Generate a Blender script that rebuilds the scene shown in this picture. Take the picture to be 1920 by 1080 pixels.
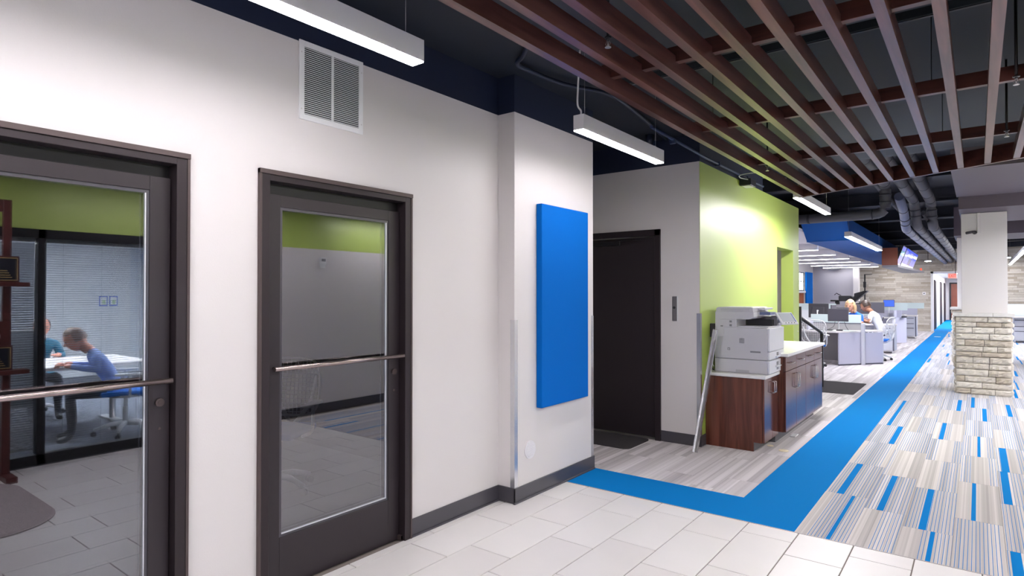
import bpy, bmesh, math, random
from mathutils import Vector, Matrix, noise
random.seed(7)
for o in list(bpy.data.objects): bpy.data.objects.remove(o)
S = bpy.context.scene; C = S.collection
PI = math.pi
# ---------------------------------------------------------------- camera, world, exposure
cam = bpy.data.objects.new('camera', bpy.data.cameras.new('camera')); C.objects.link(cam)
cam.location = (0, 0, 1.52)
cam.rotation_euler = (PI/2 + math.atan(12/1137), 0, math.atan(873/1137))
cam.data.sensor_width = 36; cam.data.lens = 1137/1920*36; cam.data.clip_start = .02; cam.data.clip_end = 120
S.camera = cam
w = bpy.data.worlds.new('world'); S.world = w; w.use_nodes = True
w.node_tree.nodes['Background'].inputs[0].default_value = (.55, .6, .75, 1)
w.node_tree.nodes['Background'].inputs[1].default_value = .3
S.view_settings.view_transform = 'Standard'; S.view_settings.look = 'None'
S.view_settings.gamma = 1; S.view_settings.use_curve_mapping = False
S.view_settings.exposure = 1.2
LIGHT = 25.0          # linear fixtures
LOBBY_FILL = 27.0           # added unseen fixtures, right of the lobby and behind the viewer
OFFICE = 54.0         # fixtures of the far office

# ---------------------------------------------------------------- materials
def s2l(c): return tuple((x/12.92 if x <= .04045 else ((x+.055)/1.055)**2.4) for x in [v/255 for v in c])
MATS = {}
def nodes(m): return m.node_tree.nodes, m.node_tree.links
def mat(name, col, rough=.5, metal=0., bump=0., scale=40., var=0., emit=None, es=1., spec=.5, stretch=(1,1,1), alpha=None):
    """plain principled with optional procedural tone variation and bump"""
    if name in MATS: return MATS[name]
    m = bpy.data.materials.new(name); m.use_nodes = True; N, L = nodes(m)
    p = N['Principled BSDF']; c = tuple(col)+(1,)
    p.inputs['Base Color'].default_value = c; p.inputs['Roughness'].default_value = rough
    p.inputs['Metallic'].default_value = metal; p.inputs['Specular IOR Level'].default_value = spec
    tc = N.new('ShaderNodeTexCoord'); mp = N.new('ShaderNodeMapping'); mp.inputs['Scale'].default_value = stretch
    L.new(tc.outputs['Object'], mp.inputs[0])
    nz = N.new('ShaderNodeTexNoise'); nz.inputs['Scale'].default_value = scale; nz.inputs['Detail'].default_value = 4
    L.new(mp.outputs[0], nz.inputs['Vector'])
    if var:
        mx = N.new('ShaderNodeMix'); mx.data_type = 'RGBA'
        mx.inputs[6].default_value = tuple(max(0, x*(1-var)) for x in col)+(1,)
        mx.inputs[7].default_value = tuple(min(1, x*(1+var)) for x in col)+(1,)
        L.new(nz.outputs['Fac'], mx.inputs[0]); L.new(mx.outputs[2], p.inputs['Base Color'])
    if bump:
        b = N.new('ShaderNodeBump'); b.inputs['Strength'].default_value = bump; b.inputs['Distance'].default_value = .01
        L.new(nz.outputs['Fac'], b.inputs['Height']); L.new(b.outputs[0], p.inputs['Normal'])
    if emit:
        p.inputs['Emission Color'].default_value = tuple(emit)+(1,); p.inputs['Emission Strength'].default_value = es
    MATS[name] = m; return m
def wood(name, dark, light, rough=.35, axis=2):
    if name in MATS: return MATS[name]
    m = mat(name, dark, rough); N, L = nodes(m); p = N['Principled BSDF']
    tc = N.new('ShaderNodeTexCoord'); mp = N.new('ShaderNodeMapping')
    sc = [9, 9, 9]; sc[axis] = .7; mp.inputs['Scale'].default_value = sc
    oi = N.new('ShaderNodeObjectInfo'); ad = N.new('ShaderNodeVectorMath'); ad.operation = 'ADD'
    ml = N.new('ShaderNodeMath'); ml.operation = 'MULTIPLY'; ml.inputs[1].default_value = 37
    L.new(oi.outputs['Random'], ml.inputs[0]); L.new(tc.outputs['Object'], ad.inputs[0]); L.new(ml.outputs[0], ad.inputs[1])
    L.new(ad.outputs[0], mp.inputs[0])
    nz = N.new('ShaderNodeTexNoise'); nz.inputs['Scale'].default_value = 2.2; nz.inputs['Detail'].default_value = 8; nz.inputs['Distortion'].default_value = .6
    L.new(mp.outputs[0], nz.inputs['Vector'])
    cr = N.new('ShaderNodeValToRGB'); cr.color_ramp.elements[0].position = .35; cr.color_ramp.elements[0].color = tuple(dark)+(1,)
    cr.color_ramp.elements[1].position = .68; cr.color_ramp.elements[1].color = tuple(light)+(1,)
    L.new(nz.outputs['Fac'], cr.inputs[0]); L.new(cr.outputs[0], p.inputs['Base Color'])
    return m
def glass(name, refl, tint, rough=0.0):
    m = bpy.data.materials.new(name); m.use_nodes = True; N, L = nodes(m)
    for n in list(N):
        if n.type != 'OUTPUT_MATERIAL': N.remove(n)
    out = [n for n in N if n.type == 'OUTPUT_MATERIAL'][0]
    t = N.new('ShaderNodeBsdfTransparent'); t.inputs[0].default_value = tuple(tint)+(1,)
    g = N.new('ShaderNodeBsdfGlossy'); g.inputs['Roughness'].default_value = rough; g.inputs[0].default_value = (.95,.95,1,1)
    mx = N.new('ShaderNodeMixShader'); mx.inputs[0].default_value = refl
    L.new(t.outputs[0], mx.inputs[1]); L.new(g.outputs[0], mx.inputs[2]); L.new(mx.outputs[0], out.inputs[0])
    MATS[name] = m; return m
def striped(name, base_a, base_b, blue=None):
    """carpet plank: fine yarn stripes along Y, each plank its own random run"""
    m = bpy.data.materials.new(name); m.use_nodes = True; N, L = nodes(m); p = N['Principled BSDF']
    p.inputs['Roughness'].default_value = .95; p.inputs['Specular IOR Level'].default_value = .1
    tc = N.new('ShaderNodeTexCoord'); sx = N.new('ShaderNodeSeparateXYZ'); L.new(tc.outputs['Object'], sx.inputs[0])
    oi = N.new('ShaderNodeObjectInfo'); at = N.new('ShaderNodeAttribute'); at.attribute_name = 'rnd'
    def M(op, a, b=None, c=None):
        n = N.new('ShaderNodeMath'); n.operation = op
        for i, v in enumerate((a, b, c)):
            if v is None: continue
            if isinstance(v, (int, float)): n.inputs[i].default_value = v
            else: L.new(v, n.inputs[i])
        return n.outputs[0]
    r = M('ADD', oi.outputs['Random'], at.outputs['Fac']); x = sx.outputs[0]
    def wn(sc, k):
        n = N.new('ShaderNodeTexWhiteNoise'); n.noise_dimensions = '1D'
        L.new(M('ADD', M('FLOOR', M('MULTIPLY', M('ADD', x, r), sc)), M('MULTIPLY', r, k)), n.inputs['W']); return n.outputs['Value']
    tone = M('ADD', M('MULTIPLY', wn(95, 91.7), .45), M('MULTIPLY', wn(22, 17.3), .55)) if blue else M('ADD', M('MULTIPLY', wn(60, 91.7), .3), M('MULTIPLY', wn(17, 17.3), .7))
    nz = N.new('ShaderNodeTexNoise'); nz.inputs['Scale'].default_value = 260; L.new(tc.outputs['Object'], nz.inputs['Vector'])
    tone = M('ADD', M('MULTIPLY', tone, .8), M('MULTIPLY', nz.outputs['Fac'], .2))
    mx = N.new('ShaderNodeMix'); mx.data_type = 'RGBA'; mx.inputs[6].default_value = tuple(base_a)+(1,); mx.inputs[7].default_value = tuple(base_b)+(1,)
    L.new(tone, mx.inputs[0]); col = mx.outputs[2]
    if blue:
        fr = M('FRACT', M('MULTIPLY', M('ADD', x, r), 52))
        on = M('MULTIPLY', M('LESS_THAN', fr, .17), M('GREATER_THAN', wn(9, 5.1), .30))
        m2 = N.new('ShaderNodeMix'); m2.data_type = 'RGBA'; m2.inputs[7].default_value = tuple(blue)+(1,)
        L.new(col, m2.inputs[6]); L.new(on, m2.inputs[0]); col = m2.outputs[2]
    L.new(col, p.inputs['Base Color'])
    b = N.new('ShaderNodeBump'); b.inputs['Strength'].default_value = .25; b.inputs['Distance'].default_value = .004
    L.new(nz.outputs['Fac'], b.inputs['Height']); L.new(b.outputs[0], p.inputs['Normal'])
    MATS[name] = m; return m
def stone(name, a, b, c):
    m = mat(name, a, .85); N, L = nodes(m); p = N['Principled BSDF']
    tc = N.new('ShaderNodeTexCoord'); oi = N.new('ShaderNodeObjectInfo'); at = N.new('ShaderNodeAttribute'); at.attribute_name = 'rnd'
    s = N.new('ShaderNodeMath'); s.operation = 'ADD'; L.new(oi.outputs['Random'], s.inputs[0]); L.new(at.outputs['Fac'], s.inputs[1])
    fr = N.new('ShaderNodeMath'); fr.operation = 'FRACT'; L.new(s.outputs[0], fr.inputs[0])
    cr = N.new('ShaderNodeValToRGB'); e = cr.color_ramp.elements
    e[0].color = tuple(a)+(1,); e[1].color = tuple(b)+(1,); k = e.new(.45); k.color = tuple(c)+(1,)
    L.new(fr.outputs[0], cr.inputs[0])
    nz = N.new('ShaderNodeTexNoise'); nz.inputs['Scale'].default_value = 14; nz.inputs['Detail'].default_value = 8; L.new(tc.outputs['Object'], nz.inputs['Vector'])
    mx = N.new('ShaderNodeMix'); mx.data_type = 'RGBA'; mx.blend_type = 'MULTIPLY'; mx.inputs[0].default_value = .5
    L.new(cr.outputs[0], mx.inputs[6]); L.new(nz.outputs['Fac'], mx.inputs[7]); 
    c2 = N.new('ShaderNodeMix'); c2.data_type = 'RGBA'; c2.inputs[0].default_value = .55; L.new(mx.outputs[2], c2.inputs[6]); L.new(cr.outputs[0], c2.inputs[7])
    L.new(c2.outputs[2], p.inputs['Base Color'])
    b_ = N.new('ShaderNodeBump'); b_.inputs['Strength'].default_value = .9; b_.inputs['Distance'].default_value = .03
    L.new(nz.outputs['Fac'], b_.inputs['Height']); L.new(b_.outputs[0], p.inputs['Normal'])
    return m

WALL = mat('warm_grey_paint', (.66,.625,.625), .42, bump=.04, scale=120)
NAVY = mat('navy_paint', (.010,.016,.042), .5, bump=.04, scale=90)
DECK = mat('black_deck_paint', (.020,.022,.035), .6, bump=.05)
TEAL = mat('dark_teal_paint', (.006,.012,.018), .7)
GREEN = mat('lime_paint', (.38,.50,.075), .50, bump=.03, scale=120, spec=.9)
GREEN.node_tree.nodes['Principled BSDF'].inputs['Coat Weight'].default_value = .8
GREEN.node_tree.nodes['Principled BSDF'].inputs['Coat Roughness'].default_value = .48
LILAC = mat('plum_grey_paint', (.105,.082,.11), .55)
BASEB = mat('charcoal_rubber', (.060,.056,.068), .32)
BRONZE = mat('bronze_metal', (.028,.020,.024), .42, .35, var=.12, scale=6)
BRONZEL = mat('bronze_trim', (.085,.062,.062), .45, .4)
CHROME = mat('brushed_steel', (.62,.60,.60), .28, .9)
ALU = mat('aluminium_guard', (.66,.66,.69), .22, .85, var=.1, scale=5)
FRAME = mat('dark_bronze_leaf', (.023,.0165,.021), .40, .1, bump=.05, scale=14)
BLUEP = mat('blue_fabric', (.0,.125,.50), .9, spec=.12, bump=.3, scale=500, var=.12)
BLUEC = mat('blue_carpet', (.0,.19,.53), .95, bump=.35, scale=330, var=.10, spec=.1)
BLUEB = mat('blue_bar_yarn', (.0,.19,.53), .95, bump=.3, scale=330, var=.06, spec=.1)
TILE = mat('porcelain_tile', (.71,.68,.675), .38, var=.05, scale=2.2, bump=.02)
TILE2 = mat('porcelain_tile_pale', (.74,.715,.71), .38, var=.05, scale=1.7, bump=.02)
GROUT = mat('tan_grout', (.20,.17,.155), .9)
WHITE = mat('white_enamel', (.78,.78,.80), .35)
WHITEM = mat('white_metal', (.72,.70,.74), .4)
LENS = mat('light_diffuser', (.9,.9,.9), .5, emit=(1,.955,.98), es=LIGHT)
LENSR = mat('added_light_diffuser', (.9,.9,.9), .5, emit=(1,.955,.98), es=LOBBY_FILL)  # glow of the added unseen lobby fixtures
LENSG = mat('green_wall_light_diffuser', (.9,.9,.9), .5, emit=(1,.97,.98), es=75)
LENSO = mat('office_light_diffuser', (.9,.9,.9), .5, emit=(.95,.955,1), es=OFFICE)
LENSS = mat('studio_light_diffuser', (.9,.9,.9), .5, emit=(.97,.97,1), es=9)
LENSC = mat('meeting_light_diffuser', (.9,.9,.9), .5, emit=(.93,.96,1), es=55)
SLAT = wood('slat_walnut', (.060,.022,.019), (.150,.062,.052), .28, axis=1)
SLATX = wood('batten_walnut', (.055,.018,.014), (.12,.040,.030), .33, axis=0)
CABW = wood('cabinet_walnut', (.080,.022,.014), (.165,.050,.030), .22, axis=2)
CABD = wood('cabinet_door_walnut', (.075,.024,.019), (.15,.052,.040), .14, axis=2)
QUARTZ = mat('white_quartz', (.78,.77,.77), .22, var=.03, scale=70)
TOE = mat('grey_toe_kick', (.13,.13,.14), .35)
PGREY = mat('printer_plastic', (.52,.51,.56), .45, bump=.02, scale=300)
PGREY2 = mat('printer_plastic_pale', (.66,.66,.72), .4)
PDARK = mat('dark_plastic', (.022,.022,.027), .4)
PMID = mat('mid_grey_plastic', (.20,.20,.22), .5)
RUG = mat('charcoal_mat', (.060,.055,.060), .95, bump=.8, scale=130, var=.5, spec=.1)
RUG2 = mat('tweed_mat', (.42,.37,.38), .95, bump=.8, scale=150, var=.5, spec=.1)
STONE = stone('ledgestone', (.48,.41,.33), (.74,.69,.62), (.63,.575,.50))
CAPST = mat('limestone_cap', (.64,.62,.60), .8, bump=.8, scale=22, var=.12)
STRIPE = striped('striped_carpet', (.32,.30,.295), (.70,.66,.645), (.03,.19,.50))
PLANKC = striped('grey_plank_carpet', (.33,.30,.315), (.74,.70,.72))
COATED = glass('reflective_door_glass', .19, (.62,.64,.66))
CLEAR = glass('clear_glass', .05, (.93,.96,.96))
FROST = mat('frosted_glass', (.62,.72,.72), .35, spec=.5)
PIPE = mat('duct_wrap', (.085,.085,.105), .5, bump=.1, scale=20)
PIPEJ = mat('duct_band', (.035,.035,.05), .5)
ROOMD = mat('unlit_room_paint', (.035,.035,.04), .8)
DESKG = mat('desk_laminate', (.50,.50,.62), .5)
DESKD = mat('desk_dark_edge', (.10,.10,.14), .5)
PEDG = mat('pedestal_metal', (.50,.51,.58), .45)
FABG = mat('panel_fabric', (.36,.35,.36), .9, bump=.2, scale=200)
DESKT = mat('desk_top', (.72,.68,.68), .4)
BLKM = mat('black_metal', (.018,.017,.02), .35, .3)
MONI = mat('monitor_plastic', (.075,.072,.085), .45)
BSEAT = mat('blue_seat_fabric', (.0,.13,.55), .9, bump=.2, scale=200)
SKIN = mat('skin', (.58,.30,.20), .5); SKIN2 = mat('tan_skin', (.36,.17,.10), .5); SKIN3 = mat('ruddy_skin', (.62,.25,.17), .5)
BLOND = mat('blonde_hair', (.62,.42,.23), .5, var=.35, scale=60); DHAIR = mat('dark_brown_hair', (.035,.018,.012), .5, var=.3, scale=60)
BHAIR = mat('brown_grey_hair', (.20,.12,.09), .6, var=.3, scale=60)
SHW = mat('white_shirt', (.66,.66,.70), .8, bump=.15, scale=30); SHB = mat('royal_blue_top', (.01,.12,.66), .8); SHL = mat('light_blue_shirt', (.20,.30,.66), .8, bump=.15, scale=30)
SHT = mat('teal_shirt', (.01,.13,.22), .8); TROU = mat('dark_trousers', (.03,.03,.045), .8); SHOE = mat('black_shoe', (.012,.012,.012), .4)
EYEM = mat('eye_dark', (.02,.015,.01), .2); LIP = mat('lips', (.45,.14,.11), .5)
BROWN = mat('easel_mahogany', (.085,.020,.018), .4, var=.3, scale=8)
GOLD = mat('brass_plate', (.55,.42,.20), .35, .8); INK = mat('plaque_black', (.012,.013,.022), .3)
REDD = wood('far_door_cherry', (.24,.055,.028), (.34,.09,.045), .4, axis=2)
BLINDM = mat('blind_slat_grey', (.42,.43,.47), .5)

# ---------------------------------------------------------------- helpers
def box(bm, x0, x1, y0, y1, z0, z1, bev=0., mi=0, rot=None, piv=None):
    r = bmesh.ops.create_cube(bm, size=1)
    vs = r['verts']
    for v in vs:
        v.co = Vector(((x0+x1)/2 + v.co.x*(x1-x0), (y0+y1)/2 + v.co.y*(y1-y0), (z0+z1)/2 + v.co.z*(z1-z0)))
    fs = set(f for v in vs for f in v.link_faces)
    if bev > 0:
        es = list(set(e for v in vs for e in v.link_edges))
        rr = bmesh.ops.bevel(bm, geom=es, offset=bev, segments=2 if bev > .004 else 1, affect='EDGES', profile=.5)
        fs = set(rr['faces']) | set(f for f in fs if f.is_valid); vs = list(set(v for f in fs for v in f.verts))
    for f in fs: f.material_index = mi
    if rot is not None:
        bmesh.ops.transform(bm, matrix=Matrix.Translation(piv) @ rot @ Matrix.Translation(-Vector(piv)), verts=vs)
    return vs
def cyl(bm, a, b, r0, r1=None, n=12, mi=0, cap=True):
    a = Vector(a); b = Vector(b); r1 = r0 if r1 is None else r1
    d = (b-a); L = d.length
    q = d.to_track_quat('Z', 'Y').to_matrix().to_4x4()
    r = bmesh.ops.create_cone(bm, cap_ends=cap, segments=n, radius1=r0, radius2=r1, depth=L, matrix=Matrix.Translation((a+b)/2) @ q)
    for v in r['verts']:
        for f in v.link_faces: f.material_index = mi; f.smooth = len(f.verts) == 4
    return r['verts']
def tube(bm, pts, r, n=8, mi=0, closed=False):
    pts = [Vector(p) for p in pts]; rings = []
    rr = r if isinstance(r, (list, tuple)) else [r]*len(pts)
    up = Vector((0, 0, 1))
    for i, p in enumerate(pts):
        t = (pts[min(i+1, len(pts)-1)] - pts[max(i-1, 0)]).normalized()
        u = up if abs(t.dot(up)) < .95 else Vector((1, 0, 0))
        a = t.cross(u).normalized(); b = t.cross(a)
        rings.append([bm.verts.new(p + (a*math.cos(k*2*PI/n) + b*math.sin(k*2*PI/n))*rr[i]) for k in range(n)])
    for i in range(len(rings)-1):
        for k in range(n):
            f = bm.faces.new((rings[i][k], rings[i][(k+1) % n], rings[i+1][(k+1) % n], rings[i+1][k])); f.smooth = True; f.material_index = mi
    for R_ in (rings[0], rings[-1]):
        try: f = bm.faces.new(R_); f.material_index = mi
        except Exception: pass
def bez(pts, n=8):
    """smooth polyline through points (catmull-rom)"""
    P = [Vector(p) for p in pts]; out = []
    for i in range(len(P)-1):
        p0 = P[max(i-1, 0)]; p1 = P[i]; p2 = P[i+1]; p3 = P[min(i+2, len(P)-1)]
        for k in range(n):
            t = k/n
            out.append(.5*((2*p1) + (p2-p0)*t + (2*p0-5*p1+4*p2-p3)*t*t + (3*p1-p0-3*p2+p3)*t**3))
    out.append(P[-1]); return out
def prism(bm, poly, axis, a, b, mi=0):
    """extrude a 2-D polygon along axis between a and b"""
    def mk(u, v, t): return {0: (t, u, v), 1: (u, t, v), 2: (u, v, t)}[axis]
    A = [bm.verts.new(mk(u, v, a)) for u, v in poly]; B = [bm.verts.new(mk(u, v, b)) for u, v in poly]
    n = len(poly); fs = [bm.faces.new(A), bm.faces.new(B[::-1])]
    for i in range(n): fs.append(bm.faces.new((A[i], B[i], B[(i+1) % n], A[(i+1) % n])))
    for f in fs: f.material_index = mi
    return A+B
def disc(bm, c, r, t, axis=2, n=24, mi=0):
    d = Vector((0, 0, 0)); d[axis] = t/2; return cyl(bm, Vector(c)-d, Vector(c)+d, r, r, n, mi)
def ball(bm, c, r, mi=0, s=(1,1,1), u=12, v=8):
    r_ = bmesh.ops.create_uvsphere(bm, u_segments=u, v_segments=v, radius=r, matrix=Matrix.Translation(c) @ Matrix.Diagonal((*s, 1)))
    for x in r_['verts']:
        for f in x.link_faces: f.material_index = mi; f.smooth = True
    return r_['verts']
def obj(name, bm, m, parent=None, world=False, loc=None):
    """links a bmesh as one object. world=True: coordinates are world ones, shifted to the parent's frame"""
    if world and parent is not None:
        base = parent.location.copy()
        if parent.parent: base += parent.parent.location
        bmesh.ops.translate(bm, verts=bm.verts, vec=-base)
    bmesh.ops.recalc_face_normals(bm, faces=bm.faces)
    me = bpy.data.meshes.new(name); bm.to_mesh(me); bm.free()
    for x in (m if isinstance(m, (list, tuple)) else [m]): me.materials.append(x)
    o = bpy.data.objects.new(name, me); C.objects.link(o); o.parent = parent
    if loc: o.location = loc
    return o
def B(): return bmesh.new()
def bx(name, dims, m, parent=None, bev=0., world=True, **k):
    bm = B(); box(bm, *dims, bev=bev); return obj(name, bm, m, parent, world=world, **k)
def struct(name, bm, m):
    o = obj(name, bm, m); o['kind'] = 'structure'; return o
def tag(o, label, cat, group=None, kind=None):
    o['label'] = label; o['category'] = cat
    if group: o['group'] = group
    if kind: o['kind'] = kind
    return o
def thing(name, label, cat, loc=(0,0,0), rz=0., group=None):
    o = bpy.data.objects.new(name, None); C.objects.link(o); o.empty_display_size = .1
    o.location = loc; o.rotation_euler = (0, 0, rz); return tag(o, label, cat, group)
def sthing(name, loc=(0,0,0)):
    o = bpy.data.objects.new(name, None); C.objects.link(o); o.location = loc; o['kind'] = 'structure'; return o
def dup(root, loc, rz=0., label=None, group=None):
    r = root.copy(); C.objects.link(r); r.location = loc; r.rotation_euler = (0, 0, rz)
    if label: r['label'] = label
    if group: r['group'] = group
    for ch in list(root.children):
        c = ch.copy(); C.objects.link(c); c.parent = r
        for g in ch.children:
            d = g.copy(); C.objects.link(d); d.parent = c
    return r
def share(o, loc, parent=None, name=None):
    c = o.copy(); C.objects.link(c); c.location = loc
    if parent is not None: c.parent = parent
    return c

# ================================================================ SHELL
WX = -2.826; BX = -2.675; ZP = 2.855; ZC = 3.13
# door openings in wall A
D2 = (1.612, 2.632, 2.146); D1 = (.262, 1.279, 2.150)
def wall_panel(name, m, boxes):
    bm = B()
    for b in boxes: box(bm, *b)
    return struct(name, bm, m)
wall_panel('wall_left', WALL, [(WX-.16, WX, -2.6, D1[0], 0, ZP), (WX-.16, WX, D1[0], D1[1], D1[2], ZP), (WX-.16, WX, D1[1], D2[0], 0, ZP),
    (WX-.16, WX, D2[0], D2[1], D2[2], ZP), (WX-.16, WX, D2[1], 3.66, 0, ZP)])
wall_panel('wall_left_projection', WALL, [(WX, BX, 3.513, 4.65, 0, ZP), (-3.9, WX, 3.66, 4.65, 0, ZP)])
wall_panel('wall_left_upper', NAVY, [(WX-.16, WX, -2.6, 3.66, ZP, ZC), (WX, BX, 3.513, 4.65, ZP, ZC), (-3.9, WX, 3.66, 4.65, ZP, ZC)])
wall_panel('wall_recess_back', WALL, [(-3.9, -3.655, 5.95, 6.12, 0, ZP), (-3.655, -2.615, 5.95, 6.12, 2.20, ZP), (-2.615, -2.204, 5.95, 6.12, 0, ZP)])
wall_panel('wall_recess_left', WALL, [(-4.0, -3.9, 3.66, 6.12, 0, ZP)])
wall_panel('wall_recess_upper', NAVY, [(-3.9, -2.2, 5.95, 6.12, ZP, ZC), (-4.0, -3.9, 3.66, 6.12, ZP, ZC)])
GX = -2.2
wall_panel('wall_green', GREEN, [(GX-.17, GX, 6.12, 8.895, 0, ZP), (GX-.17, GX, 8.895, 9.815, 2.18, ZP), (GX-.17, GX, 9.815, 10.18, 0, ZP), (GX-.003, GX, 5.952, 6.12, 0, ZP)])
wall_panel('wall_green_upper', NAVY, [(GX-.17, GX, 6.12, 8.2, ZP, ZC)])
wall_panel('wall_behind_opening', WALL, [(-3.9, -3.8, 6.12, 12.4, 0, 3.0)])
wall_panel('wall_service_end', WALL, [(-3.8, -2.37, 10.08, 10.18, 0, ZP)])
# opposite side (seen in the door glass)
RX = .97
wall_panel('wall_right', WALL, [(RX, RX+.12, 2.75, 8.0, 0, 2.10)])
wall_panel('wall_right_upper', GREEN, [(RX, RX+.12, -2.6, 8.0, 2.10, ZC)])
wall_panel('wall_rear', WALL, [(WX-.16, RX+.12, -2.7, -2.6, 0, ZC)])
wall_panel('wall_office_right', WALL, [(3.9, 4.0, 8.0, 30.3, 0, 3.75), (RX+.12, 3.9, 7.9, 8.0, 0, 3.75)])
# ceilings
wall_panel('ceiling', mat('ceiling_blue_black', (.006,.010,.020), .6), [(-4.0, 4.0, -2.7, 8.2, ZC, ZC+.1)])
wall_panel('ceiling_office', DECK, [(-6.0, 4.0, 8.1, 30.5, 3.75, 3.85)])
wall_panel('ceiling_step', DECK, [(-6.0, 4.0, 8.2, 8.3, ZC, 3.75)])
wall_panel('ceiling_studio', mat('studio_ceiling_white', (.66,.64,.68), .7), [(-5.6, -3.09, 12.5, 28.0, 2.92, 2.98)])
# studio walls
wall_panel('wall_studio_left', WALL, [(-5.6, -5.5, 10.0, 25.2, 0, 3.75), (-5.6, -5.5, 25.2, 26.45, 0, .95), (-5.6, -5.5, 25.2, 26.45, 2.40, 3.75), (-5.6, -5.5, 26.45, 28.1, 0, 3.75)])
wall_panel('wall_studio_back', mat('studio_grey_paint', (.40,.38,.42), .6), [(-5.5, -4.0, 28.0, 28.1, 0, 3.75)])
wall_panel('wall_studio_column', WALL, [(-4.0, -3.8, 27.9, 28.2, 0, 3.75)])
wall_panel('wall_studio_front', WALL, [(-5.6, -3.9, 9.9, 10.0, 0, 3.75)])
# beams crossing the dark deck
for i, y in enumerate((9.6, 12.2, 15.5, 18.8, 22.0, 25.4, 28.6)):
    bm = B(); box(bm, -6, 4, y, y+.25, 3.50, 3.75); box(bm, -6, 4, y-.05, y+.30, 3.47, 3.50)
    struct('ceiling_beam', bm, DECK)
# window of the studio
wn_ = sthing('window_1', (-5.55, 25.8, 0))
bx('window_frame', (-5.58, -5.52, 25.2, 25.24, 1.66, 2.40), BLKM, wn_); bx('window_frame', (-5.58, -5.52, 26.41, 26.45, 1.66, 2.40), BLKM, wn_)
bx('window_frame', (-5.58, -5.52, 25.24, 26.41, 2.36, 2.40), BLKM, wn_); bx('window_frame', (-5.58, -5.52, 25.24, 26.41, 1.66, 1.70), BLKM, wn_)
for k in (25.63, 26.02): bx('mullion', (-5.575, -5.53, k-.012, k+.012, 1.70, 2.36), BLKM, wn_)
bx('mullion', (-5.576, -5.528, 25.24, 26.41, 2.02, 2.05), BLKM, wn_)
bx('pane', (-5.565, -5.555, 25.24, 26.41, 1.70, 2.36), mat('lit_window_pane', (.9,.9,.9), .3, emit=(.95,.98,1), es=4), wn_)
bx('sill', (-5.6, -5.46, 25.2, 26.45, 1.58, 1.66), WHITE, wn_)
bm = B(); 
for k in range(9): box(bm, -5.58, -5.54, 25.22+k*.14, 25.33+k*.14, .95, 1.58)
o_ = obj('brick_panel', bm, mat('orange_brick', (.34,.09,.03), .8, var=.3, scale=12)); o_['kind'] = 'structure'

# ================================================================ FLOOR
fl = B(); box(fl, -6.5, 4.0, -2.7, 46, -.12, -.006)
floor = struct('floor', fl, GROUT)
YT = 4.185
# porcelain tiles 0.308 x 0.612, third-bond offset
def add_part(name, bm, m, parent, loc=(0,0,0)):
    o = obj(name, bm, m, parent); o.location = loc; return o
tile_cache = {}
def tile(x0, x1, y0, y1, g=.0033):
    w_ = round(x1-x0-2*g, 3); l_ = round(y1-y0-2*g, 3)
    if w_ < .01 or l_ < .01: return
    mm = TILE if random.random() < .5 else TILE2
    key = (w_, l_, mm.name)
    if key not in tile_cache:
        bm = B(); box(bm, -w_/2, w_/2, -l_/2, l_/2, -.008, 0, bev=.0015)
        tile_cache[key] = add_part('tile', bm, mm, floor, ((x0+x1)/2, (y0+y1)/2, 0))
    else:
        share(tile_cache[key], ((x0+x1)/2, (y0+y1)/2, 0))
for k in range(-1, 13):
    x0 = -2.757 + .3075*k; x1 = x0+.3075
    off = 3.797 if k % 2 == 0 else 4.001
    if k == -1: x0 = WX
    xe = min(x1, RX)
    if x0 >= xe: continue
    ys = [off + n*.612 for n in range(-12, 3)]
    for y0, y1 in zip(ys, ys[1:]):
        a = max(y0, -2.6); b = min(y1, YT)
        if k < 1 and a < 3.513 < b and x0 < BX-.02:      # cut round the projection
            if k == -1: b = 3.505
        if k == -1 and a >= 3.5: continue
        if b-a > .02: tile(max(x0, WX+.001), xe, a, b)
# blue runner carpet: L-shaped
bm = B()
prism(bm, [(BX+.002, YT+.004), (-.942, YT+.004), (-.942, 30.3), (-1.398, 30.3), (-1.398, 4.668), (BX+.002, 4.668)], 2, -.006, .001)
rn = obj('blue_runner', bm, BLUEC, floor)
bx('blue_corridor_carpet', (-1.5, -.55, 30.3, 44.4, -.006, .001), BLUEC, floor)
bx('metal_edge_strip', (BX, .9, YT-.002, YT+.004, -.006, .0015), mat('edge_strip', (.45,.42,.42), .4, .6), floor)
# striped carpet planks .254 x 1.02 with woven blue bars
plank_cache = {}
def striped_plank(x0, x1, y0, y1, bar=None):
    w_ = round(x1-x0, 3); l_ = round(y1-y0, 3)
    key = (w_, l_, bar)
    loc = (x0, y0, 0)
    if key not in plank_cache:
        bm = B(); g = .0008
        if bar:
            box(bm, g, bar[0], g, l_-g, -.006, 0); box(bm, bar[0], bar[1], g, l_-g, -.006, 0, mi=1); box(bm, bar[1], w_-g, g, l_-g, -.006, 0)
            bmesh.ops.remove_doubles(bm, verts=bm.verts, dist=1e-5)
        else: box(bm, g, w_-g, g, l_-g, -.006, 0)
        plank_cache[key] = add_part('carpet_plank', bm, [STRIPE, BLUEB], floor, loc)
    else: share(plank_cache[key], loc)
cols = [(-.942,-.652,4.19), (-.652,-.40,4.975), (-.40,-.132,4.735), (-.132,.122,5.13), (.122,.376,4.66), (.376,.63,4.42), (.63,.884,5.0), (.884,1.138,4.5),
        (1.138,1.392,5.0),(1.392,1.646,4.3),(1.646,1.9,4.8)]
known = {(0,0):(.180,.204), (0,1):(.074,.124), (0,3):(.208,.256), (1,1):(.074,.116), (2,0):(.152,.176), (2,1):(.083,.125), (2,4):(.064,.104), (3,1):(.087,.113), (4,3):(.034,.088)}
bars = [(.05,.09), (.12,.145), (.17,.215), (.02,.07), (.09,.13)]
far = []
rr = random.Random(3)
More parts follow.
